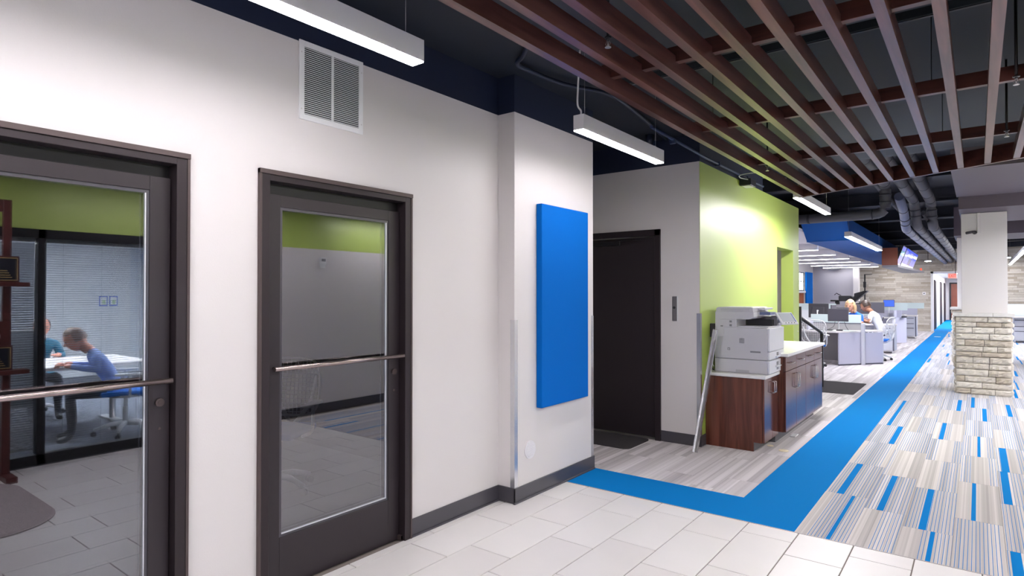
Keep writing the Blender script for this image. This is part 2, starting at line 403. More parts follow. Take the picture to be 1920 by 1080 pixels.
for ci, (x0, x1, off) in enumerate(cols):
    y = off - 1.02*2; n = 0
    rows = []
    while y < 30.3: rows.append(y); y += 1.02
    rows = [r for r in rows if r+1.02 > YT+.01]
    for ri, y0 in enumerate(rows):
        a = max(y0, YT+.005); b = min(y0+1.02, 30.3)
        bar = known.get((ci, ri))
        if bar is None and not (ri < 3 and ci < 4) and rr.random() < .36: bar = rr.choice(bars)
        if x0 > 1.2 or (x0 > RX-.1 and y0 < 8.2): 
            if y0 < 8.2: continue
        xe = x1
        if y0 < 8.0 and x1 > RX: xe = RX
        if y0 < 15.5 and x0 < 1.1: striped_plank(x0, xe, round(a,3), round(b,3), bar)
        else: far.append((x0, x1, a, b, bar))
def stuff_planks(name, lst, mats, parent):
    bm = B(); rl = bm.verts.layers.float.new('rnd')
    for x0, x1, a, b, bar in lst:
        r = random.random()
        segs = [(x0+.001, x1-.001, 0)] if not bar else [(x0+.001, x0+bar[0], 0), (x0+bar[0], x0+bar[1], 1), (x0+bar[1], x1-.001, 0)]
        for p, q, mi in segs:
            for v in box(bm, p, q, a+.001, b-.001, -.006, 0, mi=mi): v[rl] = r
    o = obj(name, bm, mats, parent); o['kind'] = 'stuff'; return o
stuff_planks('far_carpet_planks', far, [STRIPE, BLUEB], floor)
# grey plank carpet
gcols = []; x = -1.398
while x > -5.45: gcols.append((x-.25, x)); x -= .25
gcache = {}; far = []
for ci, (x0, x1) in enumerate(gcols):
    y = 4.668 - rr.random()*1.0
    while y < 30.3:
        a = max(y, 4.668); b = min(y+1.0, 30.3); y += 1.0
        if b-a < .02: continue
        if x0 < -3.9 and b < 10.0: continue
        near = b < 11.0 and x1 > -3.95
        if near:
            key = round(b-a, 2)
            if key not in gcache:
                bm = B(); box(bm, .0008, .2492, .0008, key-.0008, -.006, 0)
                gcache[key] = add_part('carpet_plank', bm, PLANKC, floor, (x0, a, 0))
            else: share(gcache[key], (x0, a, 0))
        else: far.append((x0, x1, a, b, None))
stuff_planks('far_grey_planks', far, [PLANKC], floor)

# baseboards
def baseb(name, boxes):
    bm = B()
    for b in boxes: box(bm, *b, bev=.002)
    struct(name, bm, BASEB)
baseb('baseboard_left', [(WX, WX+.010, 2.634, 3.513, 0, .112), (WX, WX+.010, 1.281, 1.610, 0, .112), (WX, WX+.02, 2.634, 3.513, 0, .012)])
baseb('baseboard_projection', [(WX, BX+.010, 3.503, 3.513, 0, .112), (BX, BX+.010, 3.503, 4.65, 0, .112), (BX, BX+.022, 3.493, 4.65, 0, .012), (-3.9, BX+.010, 4.65, 4.66, 0, .112)])
baseb('baseboard_recess', [(-2.613, GX+.010, 5.940, 5.95, 0, .112), (GX, GX+.010, 5.94, 6.085, 0, .112)])
baseb('baseboard_green', [(GX, GX+.010, 8.5, 8.895, 0, .112), (GX, GX+.010, 9.815, 10.18, 0, .112)])
baseb('baseboard_right', [(RX-.010, RX, 2.75, 8.0, 0, .115)])

# ================================================================ GLASS DOORS (set in wall A)
def glass_door(n, y0, y1, ztop, detailed=True):
    """door frame, leaf with rails, glass, bar; faces +X"""
    d = sthing('door_%d' % n, (WX, (y0+y1)/2, 0))
    k = dict(parent=d)
    f = .045; xo = WX+.022
    bx('wall_trim', (WX-.10, xo, y0, y0+.012, 0, ztop), BRONZEL, d, .001); bx('wall_trim', (WX-.10, xo, y1-.012, y1, 0, ztop), BRONZEL, d, .001)
    bx('wall_trim', (WX-.10, xo+.004, y0, y1, ztop-.023, ztop), BRONZEL, d, .001)
    bx('jamb', (WX-.14, xo-.004, y0+.012, y0+.012+f, 0, ztop-.023), BRONZE, d, .0015)
    bx('jamb', (WX-.14, xo-.004, y1-.012-f, y1-.012, 0, ztop-.023), BRONZE, d, .0015)
    bx('head', (WX-.14, xo-.004, y0+.012+f, y1-.012-f, ztop-.054, ztop-.023), BRONZE, d, .0015)
    a = y0+.012+f; b = y1-.012-f; zt = ztop-.054
    bx('stop', (WX-.12, WX-.060, a, b, zt-.056, zt), BLKM, d); bx('stop', (WX-.10, WX-.082, a, a+.02, 0, zt-.057), BLKM, d); bx('stop', (WX-.10, WX-.082, b-.02, b, 0, zt-.057), BLKM, d)
    # leaf
    X1 = WX-.035; X0 = WX-.080; a += .004; b -= .004; zt -= .058; zb = .003
    st = .085; tr = .062; br = .255
    leaf = bpy.data.objects.new('door_leaf', None); C.objects.link(leaf); leaf.parent = d
    def lp(name, dims, m, bev=.0015): return bx(name, dims, m, leaf, bev)
    lp('stile', (X0, X1, a, a+st, zb, zt), FRAME); lp('stile', (X0, X1, b-st, b, zb, zt), FRAME)
    lp('rail', (X0, X1, a+st, b-st, zt-tr, zt), FRAME); lp('rail', (X0, X1, a+st, b-st, zb, .010+br), FRAME)
    ga, gb, gz0, gz1 = a+st, b-st, .010+br, zt-tr
    bead = B(); t = .014
    box(bead, X0+.006, X1-.006, ga, ga+t, gz0, gz1); box(bead, X0+.006, X1-.006, gb-t, gb, gz0, gz1)
    box(bead, X0+.006, X1-.006, ga+t, gb-t, gz1-t, gz1); box(bead, X0+.006, X1-.006, ga+t, gb-t, gz0, gz0+t)
    obj('glazing_bead', bead, mat('glazing_bead_metal', (.09,.085,.10), .35, .6), leaf, world=True)
    xc = (X0+X1)/2
    spc = B(); box(spc, X1-.016, X1-.004, gb-t-.0035, gb-t, gz0+t, gz1-t); box(spc, X1-.016, X1-.004, ga+t, gb-t, gz0+t, gz0+t+.0045)
    obj('glazing_spacer', spc, mat('pale_spacer', (.70,.72,.78), .3, .3), leaf, world=True)
    lp('glass', (xc-.011, xc+.011, ga+.010, gb-.010, gz0+.010, gz1-.010), COATED, 0)
    # pull bar
    hb = B(); zh = 1.142; xb = X1+.055
    cyl(hb, (xb, a+.022, zh), (xb, b-.012, zh), .0125, n=16)
    for yy in (a+.05, b-.04): cyl(hb, (X1-.002, yy, zh), (xb, yy, zh), .008, n=10)
    o = obj('push_bar', hb, mat('bronzed_bar', (.36,.29,.28), .25, .9), leaf, world=True)
    lk = B(); cyl(lk, (X1-.002, b-.042, 1.045), (X1+.010, b-.042, 1.045), .018, n=16); cyl(lk, (X1, b-.042, 1.045), (X1+.013, b-.042, 1.045), .010, n=12)
    cyl(lk, (X1-.001, b-.042, .93), (X1+.004, b-.042, .93), .006, n=8)
    obj('lock_cylinder', lk, BRONZEL, leaf, world=True)
    pv = B(); box(pv, X1-.03, X1+.03, b-.012, b+.004, .004, .03); disc(pv, (X1+.02, b+.002, .017), .012, .02, axis=0)
    obj('floor_pivot', pv, BRONZEL, leaf, world=True)
    return d
d1 = glass_door(1, *D1); d2 = glass_door(2, *D2)
# dim room behind the glass doors, its darkness put into the surface colours
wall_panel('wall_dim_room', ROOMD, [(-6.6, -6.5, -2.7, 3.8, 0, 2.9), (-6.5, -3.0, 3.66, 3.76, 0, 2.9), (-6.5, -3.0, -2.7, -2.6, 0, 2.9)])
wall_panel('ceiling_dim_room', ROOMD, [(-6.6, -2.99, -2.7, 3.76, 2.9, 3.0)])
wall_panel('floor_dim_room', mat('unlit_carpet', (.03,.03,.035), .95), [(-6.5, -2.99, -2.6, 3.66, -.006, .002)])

# recess door (solid dark leaf)
d3 = sthing('door_3', (-3.13, 5.95, 0))
Yf = 5.938
bx('jamb', (-3.655, -3.610, Yf, 6.10, 0, 2.20), BRONZE, d3, .002); bx('jamb', (-2.675, -2.615, Yf-.012, 6.10, 0, 2.20), BRONZE, d3, .002)
bx('head', (-3.655, -2.615, Yf-.012, 6.10, 2.135, 2.20), BRONZE, d3, .002)
bx('door_leaf', (-3.606, -2.679, 6.0, 6.045, .012, 2.13), FRAME, d3, .002)
cl = B(); box(cl, -3.45, -3.10, 5.965, 6.0, 2.055, 2.10, bev=.004); box(cl, -3.12, -2.85, 5.955, 5.963, 2.10, 2.108)
obj('door_closer', cl, BLKM, d3, world=True)
kn = B(); cyl(kn, (-3.54, 6.0, 1.0), (-3.54, 5.94, 1.0), .012); tube(kn, [(-3.54, 5.945, 1.0), (-3.43, 5.945, 1.0)], .010)
disc(kn, (-3.54, 5.995, 1.0), .028, .01, axis=1)
obj('door_handle', kn, CHROME, d3, world=True)
bx('threshold', (-3.61, -2.675, 5.93, 6.06, 0, .008), CHROME, d3)
# corner guards
def guard(name, xc, yc, z1, label, sx=-1, sy=1):
    bm = B(); t = .003; w_ = .036; z0 = .112
    box(bm, *sorted((xc, xc+sx*w_)), *sorted((yc, yc-sy*t)), z0, z1); box(bm, *sorted((xc, xc-sx*t)), *sorted((yc-sy*t, yc+sy*w_)), z0, z1)
    return tag(obj(name, bm, ALU), label, 'corner guard', 'metal corner guards')
guard('corner_guard', BX, 3.513, 1.334, 'aluminium corner guard on the near edge of the projecting wall, left of the blue panel')
guard('corner_guard', BX, 4.65, 1.334, 'aluminium corner guard on the far edge of the projecting wall, right of the blue panel', sy=-1)
guard('corner_guard', GX+.001, 5.95, 1.33, 'aluminium corner guard where the grey wall turns into the green wall')

# ================================================================ things on the walls
v = thing('wall_vent', 'large white two-column return air grille high on the left wall', 'vent', (WX, 2.046, 2.445))
bx('frame_strip', (WX, WX+.008, 1.838, 1.868, 2.445, 2.865), WHITE, v, .001); bx('frame_strip', (WX, WX+.008, 2.226, 2.254, 2.445, 2.865), WHITE, v, .001)
bx('frame_strip', (WX, WX+.008, 1.868, 2.226, 2.835, 2.865), WHITE, v, .001); bx('frame_strip', (WX, WX+.008, 1.868, 2.226, 2.445, 2.475), WHITE, v, .001)
bx('divider', (WX, WX+.009, 2.040, 2.052, 2.475, 2.835), WHITE, v, .001)
bx('backing', (WX, WX+.0015, 1.868, 2.226, 2.475, 2.835), PDARK, v)
lb = None
for cx in (1.954, 2.139):
    for k in range(34):
        z = 2.480 + k*.01055
        if lb is None:
            bm = B(); box(bm, -.003, .003, -.086, .086, -.0012, .0012, rot=Matrix.Rotation(.0, 4, 'Y'), piv=(0,0,0))
            bmesh.ops.transform(bm, matrix=Matrix.Rotation(math.radians(38), 4, 'Y'), verts=bm.verts)
            lb = obj('louvre_blade', bm, WHITE, v); lb.location = (.0055, cx-2.046, z-2.445)
        else: share(lb, (.0055, cx-2.046, z-2.445))
for yy in (1.850, 2.241):
    for zz in (2.50, 2.80): sc_ = B(); disc(sc_, (WX+.008, yy, zz), .004, .003, axis=0, n=8); obj('screw', sc_, CHROME, v, world=True)

ap = thing('acoustic_panel', 'tall saturated blue fabric acoustic panel on the projecting wall', 'wall panel', (BX+.028, 4.13, .66))
bm = B(); box(bm, BX+.002, BX+.055, 3.785, 4.475, .657, 2.212, bev=.004); obj('fabric_slab', bm, BLUEP, ap, world=True)
for zz in (1.0, 1.9):
    bx('mounting_clip', (BX, BX+.004, 4.0, 4.3, zz, zz+.05), CHROME, ap)
rv = thing('round_wall_vent', 'small round white louvred disc low on the wall under the blue panel', 'vent', (BX, 3.70, .356))
bm = B(); disc(bm, (BX+.005, 3.70, .356), .066, .01, axis=0, n=36); obj('rim', bm, WHITEM, rv, world=True)
bm = B()
for k in range(9):
    z = .356-.048+k*.012; hw = math.sqrt(max(.0, .054**2-(z-.356)**2)); box(bm, BX+.009, BX+.013, 3.70-hw, 3.70+hw, z-.003, z+.003)
obj('louvres', bm, WHITEM, rv, world=True)
ar = thing('access_reader', 'narrow grey metal access reader plate beside the recess door', 'access reader', (-2.46, 5.95, 1.25))
bx('plate', (-2.487, -2.437, 5.935, 5.95, 1.248, 1.50), mat('reader_grey', (.20,.19,.20), .4, .5), ar, .004)
bm = B(); disc(bm, (-2.462, 5.932, 1.385), .013, .012, axis=1, n=18); obj('sensor_button', bm, PDARK, ar, world=True)
bx('mounting_edge', (-2.435, -2.429, 5.938, 5.95, 1.246, 1.502), WHITE, ar)
bm = B(); disc(bm, (GX+.004, 10.08, .95), .012, .008, axis=0)
tag(obj('wall_button', bm, WHITE), 'tiny white round button at the far end of the green wall', 'wall button')

# leaning aluminium channel
lc = B()
L_ = Vector((-2.085, 6.085, 1.165)) - Vector((-2.158, 5.70, .002)); 
q = L_.to_track_quat('Z', 'Y').to_matrix().to_4x4()
bl = B(); box(bl, -.024, .024, -.0015, .0015, 0, L_.length); box(bl, -.024, -.021, 0, .020, 0, L_.length); box(bl, .021, .024, 0, .020, 0, L_.length)
bmesh.ops.transform(bl, matrix=Matrix.Translation((-2.158, 5.70, .004)) @ q, verts=bl.verts)
tag(obj('metal_channel', bl, ALU), 'loose aluminium channel leaning against the printer and cabinet', 'metal bar')
lc.free()

# ================================================================ CABINETS
def pull(parent, x, y, z, horizontal=False, L=.10):
    bm = B(); r = .0045; p = .030
    if horizontal: pts = [(x, y-L/2, z), (x+p, y-L/2+.006, z), (x+p, y+L/2-.006, z), (x, y+L/2, z)]
    else: pts = [(x, y, z-L/2), (x+p, y, z-L/2+.006), (x+p, y, z+L/2-.006), (x, y, z+L/2)]
    for a, b in zip(pts, pts[1:]): cyl(bm, a, b, r, n=8)
    for a in pts[1:3]: ball(bm, a, r, u=8, v=6)
    return obj('pull_handle', bm, CHROME, parent, world=True)
c1 = thing('cabinet', 'low walnut cabinet with two doors under the printer', 'cabinet', (-1.90, 6.35, 0), group='walnut base cabinets')
F1 = -1.628
bm = B(); prism(bm, [(GX+.004, 0), (-1.728, 0), (-1.728, .088), (F1-.020, .088), (F1-.020, .703), (GX+.004, .703)], 1, 6.088, 6.106)
obj('side_panel', bm, CABW, c1, world=True)
bx('carcass', (GX+.004, F1-.020, 6.106, 6.60, .088, .703), CABW, c1)
bx('toe_kick', (-2.0, -1.730, 6.106, 6.60, 0, .088), TOE, c1)
for y0, y1, hy in ((6.092, 6.372, 6.345), (6.375, 6.598, 6.41)):
    dr = bx('door', (F1-.018, F1, y0, y1, .090, .700), CABD, c1, .0015)
    pull(dr, F1, hy, .60, L=.115)
bx('countertop', (GX+.004, -1.610, 6.072, 6.600, .705, .736), QUARTZ, c1, .003)
c2 = thing('cabinet', 'taller walnut cabinet run with four drawers over four doors and white top', 'cabinet', (-1.86, 7.5, 0), group='walnut base cabinets')
F2 = -1.556
bx('side_panel', (GX+.004, F2-.020, 6.605, 6.623, .112, .882), CABW, c2); bx('side_panel', (GX+.004, F2-.020, 8.40, 8.42, .112, .882), CABW, c2)
bx('carcass', (GX+.004, F2-.021, 6.623, 8.40, .112, .882), CABW, c2)
bx('toe_kick', (-2.0, -1.66, 6.605, 8.42, 0, .112), TOE, c2)
pw = (8.42-6.605)/4
for i in range(4):
    y0 = 6.605+pw*i+.0015; y1 = y0+pw-.003
    dr = bx('door', (F2-.018, F2, y0, y1, .114, .728), CABD, c2, .0015)
    pull(dr, F2, (y1-.04) if i % 2 == 0 else (y0+.04), .60, L=.15)
    dw = bx('drawer', (F2-.018, F2, y0, y1, .732, .880), CABD, c2, .0015)
    pull(dw, F2, (y0+y1)/2, .806, True, .11)
bx('countertop', (GX+.004, F2+.030, 6.590, 8.44, .884, .917), QUARTZ, c2, .003)
bm = B(); box(bm, -1.60, -1.545, 6.95, 7.10, .001, .012, bev=.002)
tag(obj('folded_paper', bm, WHITE), 'small folded white paper on the floor under the taller cabinet', 'paper')
bm = B(); disc(bm, (-1.505, 6.296, .002), .045, .004, n=32)
tag(obj('floor_sticker', bm, mat('cream_disc', (.80,.70,.50), .4)), 'cream round disc on the carpet in front of the cabinets', 'floor disc')
bm = B(); disc(bm, (-1.66, 6.42, .002), .030, .004, n=32)
tag(obj('floor_sticker', bm, mat('cream_disc', (.80,.70,.50), .4)), 'second cream disc, half hidden below the low cabinet doors', 'floor disc')
bm = B(); disc(bm, (-1.15, 26.5, .003), .10, .004, n=24)
tag(obj('floor_sticker', bm, mat('cream_disc', (.80,.70,.50), .4)), 'pale round disc far down the blue runner', 'floor disc')

# ================================================================ PRINTER
pr = thing('printer', 'large grey office copier with tilted control panel on the low cabinet', 'printer', (-1.86, 6.45, .736))
py0, py1 = 6.185, 6.745
def pb(name, d, m, bev=.004, parent=None): return bx(name, d, m, parent or pr, bev)
base = pb('lower_body', (-2.135, -1.625, py0, py1, .737, .872), PGREY, .006)
tr1 = pb('paper_tray', (-1.624, -1.604, py0+.004, py1-.006, .742, .868), PGREY2, .005)
pb('tray_handle', (-1.605, -1.588, 6.40, 6.58, .795, .806), PGREY2, .003, tr1); pb('tray_window', (-1.605, -1.6025, 6.45, 6.52, .812, .845), PMID, .001, tr1)
pb('tray_handle', (-1.605, -1.6025, 6.45, 6.52, .765, .792), PMID, .001, tr1)
body = pb('main_body', (-2.118, -1.622, py0, py1, .876, 1.188), PGREY, .006)
pb('body_side_panel', (-2.135, -2.118, py0+.01, py1, .876, 1.19), PGREY, .003)  # thin side panel in the same grey as the body
tr2 = pb('paper_tray', (-1.622, -1.604, py0+.004, py1-.006, .880, .955), PGREY2, .004)
pb('tray_window', (-1.605, -1.6025, 6.45, 6.52, .905, .94), PMID, .001, tr2); pb('tray_handle', (-1.605, -1.590, 6.41, 6.57, .895, .904), PGREY2, .002, tr2)
fd = pb('front_door', (-1.622, -1.602, py0+.006, py1-.006, .960, 1.186), PGREY2, .006)
# rear/left tower
pb('rear_tower', (-2.130, -1.918, py0-.002, py1, 1.188, 1.272), PGREY, .004)
for zz in (1.20, 1.238): pb('vent_square', (-1.985, -1.962, py0-.004, py0, zz, zz+.020), PMID, 0)
vg = B()
for i in range(4):
    for j in range(4): box(vg, -1.888+i*.0125, -1.879+i*.0125, py0-.0025, py0+.001, 1.035+j*.0125, 1.044+j*.0125)
obj('side_vent', vg, PMID, pr, world=True)
bm = B(); box(bm, -1.785, -1.685, py0-.001, py0+.004, .945, .962, bev=.002); obj('grip_recess', bm, PMID, pr, world=True)
bm = B(); prism(bm, [(-1.925,.745),(-1.795,.745),(-1.795,.770),(-1.925,.770)], 1, py0-.0015, py0+.002); obj('lower_grip', bm, mat('grip_grey', (.38,.37,.41), .5), pr, world=True)
bm = B(); box(bm, -2.005, -1.980, py0-.0015, py0, .96, .985); box(bm, -1.998, -1.987, py0-.003, py0-.001, .966, .976, mi=1); obj('symbol_plate', bm, [PMID, PGREY2], pr, world=True)
bm = B(); box(bm, -2.115, -2.04, py0-.003, py0, 1.095, 1.232, bev=.001); obj('rear_cover', bm, PGREY, pr, world=True)
bm = B(); box(bm, -2.072, -2.064, py0-.005, py0-.003, 1.195, 1.206); box(bm, -2.059, -2.051, py0-.005, py0-.003, 1.195, 1.206); obj('symbol', bm, PDARK, pr, world=True)
# output cavity and paper
pb('output_tray', (-1.918, -1.625, py0+.05, py1-.03, 1.188, 1.20), PGREY2, .002)
pb('output_slot', (-1.918, -1.66, 6.50, py1, 1.20, 1.262), PDARK, .002)
pb('inner_bridge', (-1.90, -1.63, 6.58, py1, 1.20, 1.29), mat('bridge_grey', (.28,.27,.30), .45), .004)
pb('front_post', (-1.70, -1.625, 6.62, py1, 1.20, 1.30), PGREY, .006)
# scanner with lid
bm = B(); prism(bm, [(-2.128,1.272),(-1.80,1.272),(-1.765,1.285),(-1.752,1.30),(-1.752,1.345),(-2.128,1.345)], 1, py0, py1-.02)
obj('scanner', bm, PGREY, pr, world=True)
bm = B(); prism(bm, [(-2.122,1.347),(-1.756,1.347),(-1.760,1.385),(-1.775,1.392),(-2.10,1.392),(-2.118,1.38)], 1, py0+.003, py1-.03)
lid = obj('document_feeder', bm, PGREY, pr, world=True)
bm = B(); prism(bm, [(-2.07,1.358),(-1.79,1.358),(-1.785,1.380),(-2.075,1.380)], 1, py0-.001, py0+.004); obj('feeder_cover', bm, mat('feeder_grey', (.46,.45,.50), .4), lid, world=True)
bm = B(); box(bm, -1.755, -1.69, 6.36, 6.66, 1.365, 1.385, bev=.004); box(bm, -1.755, -1.64, 6.34, 6.64, 1.305, 1.313, bev=.002); box(bm, -1.752, -1.65, 6.40, 6.62, 1.313, 1.340, mi=1)
obj('feeder_trays', bm, [PGREY2, mat('slate_blue_plastic', (.12,.15,.30), .4)], lid, world=True)
# tilted control panel
cp = B(); box(cp, -.006, .010, -.115, .115, -.075, .075, bev=.004)
cpo = obj('control_panel', cp, PGREY2, pr); 
scn = B(); box(scn, .0102, .012, -.085, .085, -.045, .060); so = obj('touch_screen', scn, mat('panel_screen', (.50,.53,.60), .2), cpo)
bt = B(); 
for k in range(4): disc(bt, (.0115, -.06+k*.04, -.060), .005, .004, axis=0, n=8)
obj('buttons', bt, PDARK, cpo)
fr_ = B(); box(fr_, .0102, .0115, .087, .098, -.05, .06); obj('panel_stripe', fr_, mat('panel_blue', (.08,.13,.45), .4), cpo)
cpo.location = (-1.545+1.86, 6.60-6.45, 1.273-.736); cpo.rotation_euler = (0, math.radians(-38), math.radians(-28))
ba = B(); cyl(ba, (-1.64, 6.62, 1.24), (-1.555, 6.60, 1.262), .018, n=10); obj('panel_arm', ba, PGREY, pr, world=True)
# cables behind
cb = B(); tube(cb, bez([(-2.14,6.30,1.10),(-2.17,6.25,.98),(-2.16,6.2,.90),(-2.18,6.18,.80),(-2.16,6.22,.745)]), .006, 6)
tag(obj('power_cable', cb, PDARK), 'black cable hanging behind the copier against the green wall', 'cable', 'copier cables')
cb = B(); tube(cb, bez([(-2.15,6.24,1.06),(-2.17,6.16,.99),(-2.165,6.14,.94),(-2.175,6.18,.86),(-2.15,6.20,.78)]), .004, 6)
tag(obj('data_cable', cb, WHITE), 'thin white cable looping behind the copier', 'cable', 'copier cables')
bx_ = B(); box(bx_, -2.197, -2.15, 6.22, 6.30, 1.08, 1.22, bev=.004)
tag(obj('wall_adapter', bx_, PDARK), 'small black box plugged in behind the copier', 'adapter')

# ================================================================ floor mats
def matobj(poly, m, label, name='floor_mat'):
    bm = B(); vs = prism(bm, poly, 2, .001, .009); 
    return tag(obj(name, bm, m), label, 'mat')
def rpoly(x0, x1, y0, y1, r, n=6):
    out = []
    for cx, cy, a in ((x1-r, y1-r, 0), (x0+r, y1-r, 90), (x0+r, y0+r, 180), (x1-r, y0+r, 270)):
        for k in range(n+1):
            t = math.radians(a+90*k/n); out.append((cx+r*math.cos(t), cy+r*math.sin(t)))
    return out
matobj(rpoly(-3.60, -2.72, 5.40, 5.925, .07), RUG, 'charcoal doormat in front of the dark recess door')
matobj(rpoly(-2.19, -1.50, 10.42, 11.80, .02), RUG, 'charcoal floor mat beyond the white countertop')
matobj(rpoly(-.92, .60, .30, 1.44, .38, 10), RUG2, 'speckled grey rug with rounded corners, seen reflected in the left glass door', 'entrance_rug')

# ================================================================ SLATTED WOOD CEILING
sl = thing('slatted_canopy', 'suspended canopy of reddish walnut slats with an angled far edge', 'ceiling canopy', (-.4, 3.0, 2.6))
ZS = 2.600; HS = .088
def yend(x): return 6.29 - .575*(x-.21)
for i in range(15):
    xc = -1.5435 + .1795*i
    if xc > .9: break
    y1 = yend(xc)-.02
    bm = B(); prism(bm, [(-1.6, ZS), (y1, ZS), (y1, ZS+HS), (-1.6, ZS+HS)], 0, xc-.0215, xc+.0215)
    obj('slat', bm, SLAT, sl, world=True)
for yc in (.9, 2.10, 2.83-.0, 4.16, 5.52):
    if yc in (2.10,): continue
    bx('cross_batten', (-1.575, .95, yc, yc+.040, ZS+.058, ZS+.135), SLATX, sl, .001)
e0 = Vector((-1.575, yend(-1.575), 0)); e1 = Vector((.95, yend(.95), 0)); d_ = (e1-e0).normalized(); nrm = Vector((-d_.y, d_.x, 0))
bm = B(); pts = [e0-nrm*.018, e1-nrm*.018, e1+nrm*.018, e0+nrm*.018]
prism(bm, [(p.x, p.y) for p in pts], 2, ZS-.002, ZS+.135); obj('end_fascia', bm, SLATX, sl, world=True)
hg = B()
for x_ in (-1.45, -.2, .7):
    for y_ in (0.92, 4.18, 5.54): cyl(hg, (x_, y_, ZS+.13), (x_, y_, ZC), .003, n=6)
obj('hanger_rods', hg, BLKM, sl, world=True)
# unistrut above slats
for yy in (1.9, 3.5, 4.9):
    bm = B(); box(bm, -1.9, .9, yy, yy+.041, 2.86, 2.90); box(bm, -1.9, .9, yy+.012, yy+.029, 2.855, 2.861, mi=1)
    tag(obj('ceiling_channel', bm, [TEAL, PDARK]), ('dark steel channel above the slats, near end','dark steel channel above the middle of the slats','dark steel channel above the far end of the slats')[(yy>3)+(yy>4)], 'steel channel', 'steel channels above the slats')
# sprinkler heads between slats
def sprinkler(x, y, z, label):
    t = thing('sprinkler', label, 'sprinkler', (x, y, z), group='sprinkler heads in the slatted canopy')
    bm = B(); cyl(bm, (0,0,0), (0,0,.50), .007, n=8); disc(bm, (0,0,.012), .016, .006, n=12); obj('drop_pipe', bm, BLKM, t)
    bm = B(); cyl(bm, (0,0,-.004), (0,0,-.026), .004, n=6); disc(bm, (0,0,-.030), .014, .002, n=12); tube(bm, [(-.006,0,-.002),(-.012,0,-.014),(-.004,0,-.028)], .0015, 5); tube(bm, [(.006,0,-.002),(.012,0,-.014),(.004,0,-.028)], .0015, 5)
    obj('head', bm, CHROME, t)
sprinkler(-1.275, 2.35, 2.63, 'chrome sprinkler head between the first slats above the pendant light')
sprinkler(.165, 4.05, 2.63, 'chrome sprinkler head between the rightmost slats')
sprinkler(.165, 5.35, 2.63, 'chrome sprinkler head near the angled end of the canopy')
sprinkler(-1.45, 5.55, 2.63, 'chrome sprinkler head above the green wall')

# ================================================================ LINEAR LIGHTS
def linear(x0, x1, y0, y1, z, h, label, lens=LENS, top=None, axis=1, group='linear pendant lights', cable=False):
    t = thing('pendant_light', label, 'light fixture', ((x0+x1)/2, (y0+y1)/2, z), group=group)
    bm = B(); tk = .003
    box(bm, x0, x1, y0, y1, z+.006, z+h, bev=.001)
    obj('housing', bm, WHITEM, t, world=True)
    bm = B(); box(bm, x0+.003, x1-.003, y0+.003, y1-.003, z, z+.007); obj('diffuser', bm, lens, t, world=True)
    if top:
        bm = B()
        if axis == 1: ps = [((x0+x1)/2, y0+.08), ((x0+x1)/2, y1-.08)]
        else: ps = [(x0+.08, (y0+y1)/2), (x1-.08, (y0+y1)/2)]
        for p in ps: cyl(bm, (*p, z+h), (*p, top), .0012, n=5); disc(bm, (*p, z+h+.004), .008, .012, n=8)
        obj('suspension_wires', bm, CHROME, t, world=True)
    if cable:
        bm = B(); x = (x0+x1)/2
        tube(bm, bez([(x, y0+.03, z+h), (x+.004, y0+.025, z+h+.03), (x-.012, y0+.01, z+h+.07), (x-.008, y0+.01, z+h+.2), (x, y0+.02, ZC)]), .006, 6)
        obj('power_cord', bm, WHITE, t, world=True)
    return t
linear(-2.108, -2.030, -.47, 1.975, 2.595, .105, 'nearest linear pendant light, above the glass doors', top=ZC)
linear(-2.108, -2.030, 3.41, 4.69, 2.595, .105, 'short linear pendant light hanging before the blue panel and recess', top=ZC, cable=True)
linear(-1.64, -1.565, 7.32, 9.10, 2.60, .09, 'linear pendant light beyond the slats beside the green wall', lens=LENSG, top=3.1)
linear(-2.02, -1.90, 13.1, 17.8, 2.62, .10, 'long linear pendant light alongside the blue bulkhead', lens=LENSO, top=3.75)
linear(.90, .98, 19.3, 28.6, 2.60, .10, 'linear pendant light at the right edge beyond the stone column', lens=LENSO, top=3.75)
linear(.10, .18, -1.2, 1.3, 2.545, .05, 'added unseen pendant light over the reflected entrance side', lens=LENSR, top=ZS)  # added out of view to brighten the lobby
linear(.24, .32, 1.9, 4.4, 2.545, .05, 'added unseen pendant light before the reflected grey wall', lens=LENSR, top=ZS)  # unseen addition, fill light for wall and floor
linear(.60, .68, 5.0, 7.5, 2.52, .07, 'added unseen pendant light over the reflected striped carpet', lens=LENSR, top=ZS)  # made up out of frame to light the carpet side
linear(-.9, -.82, -2.4, -.1, 2.48, .09, 'added unseen pendant light behind the viewer', lens=LENSR, top=ZS)  # added behind the camera as fill light
linear(2.0, 2.08, 9.5, 14.5, 2.60, .10, 'added unseen pendant light over the right side of the open office', lens=LENSO, top=3.75)  # unseen fixture added for office brightness
linear(1.5, 1.58, 8.3, 11.0, 2.55, .09, 'added unseen pendant light in front of the nearest stone column', lens=LENSO, top=2.93)  # put in out of view to light the column front
linear(-.2, -.12, 19, 23, 2.75, .10, 'added hidden pendant light behind the stone columns', lens=LENSO, top=3.75)  # hidden fixture added to brighten the far office
names = ['nearest', 'second', 'third', 'fourth', 'fifth', 'farthest']
for i, (y, xa) in enumerate(((16.25, -5.05), (18.54, -5.05), (20.75, -5.05), (23.0, -5.05), (25.3, -5.05), (27.6, -5.05))):
    linear(xa, -3.09, y, y+.11, 2.60, .17, names[i]+' crosswise ceiling light under the white studio ceiling', lens=LENSS, axis=0, top=2.92, group='crosswise studio lights')
linear(-2.9, -2.82, 6.3, 7.9, 2.6, .09, 'linear light in the side passage behind the green wall', top=ZC)

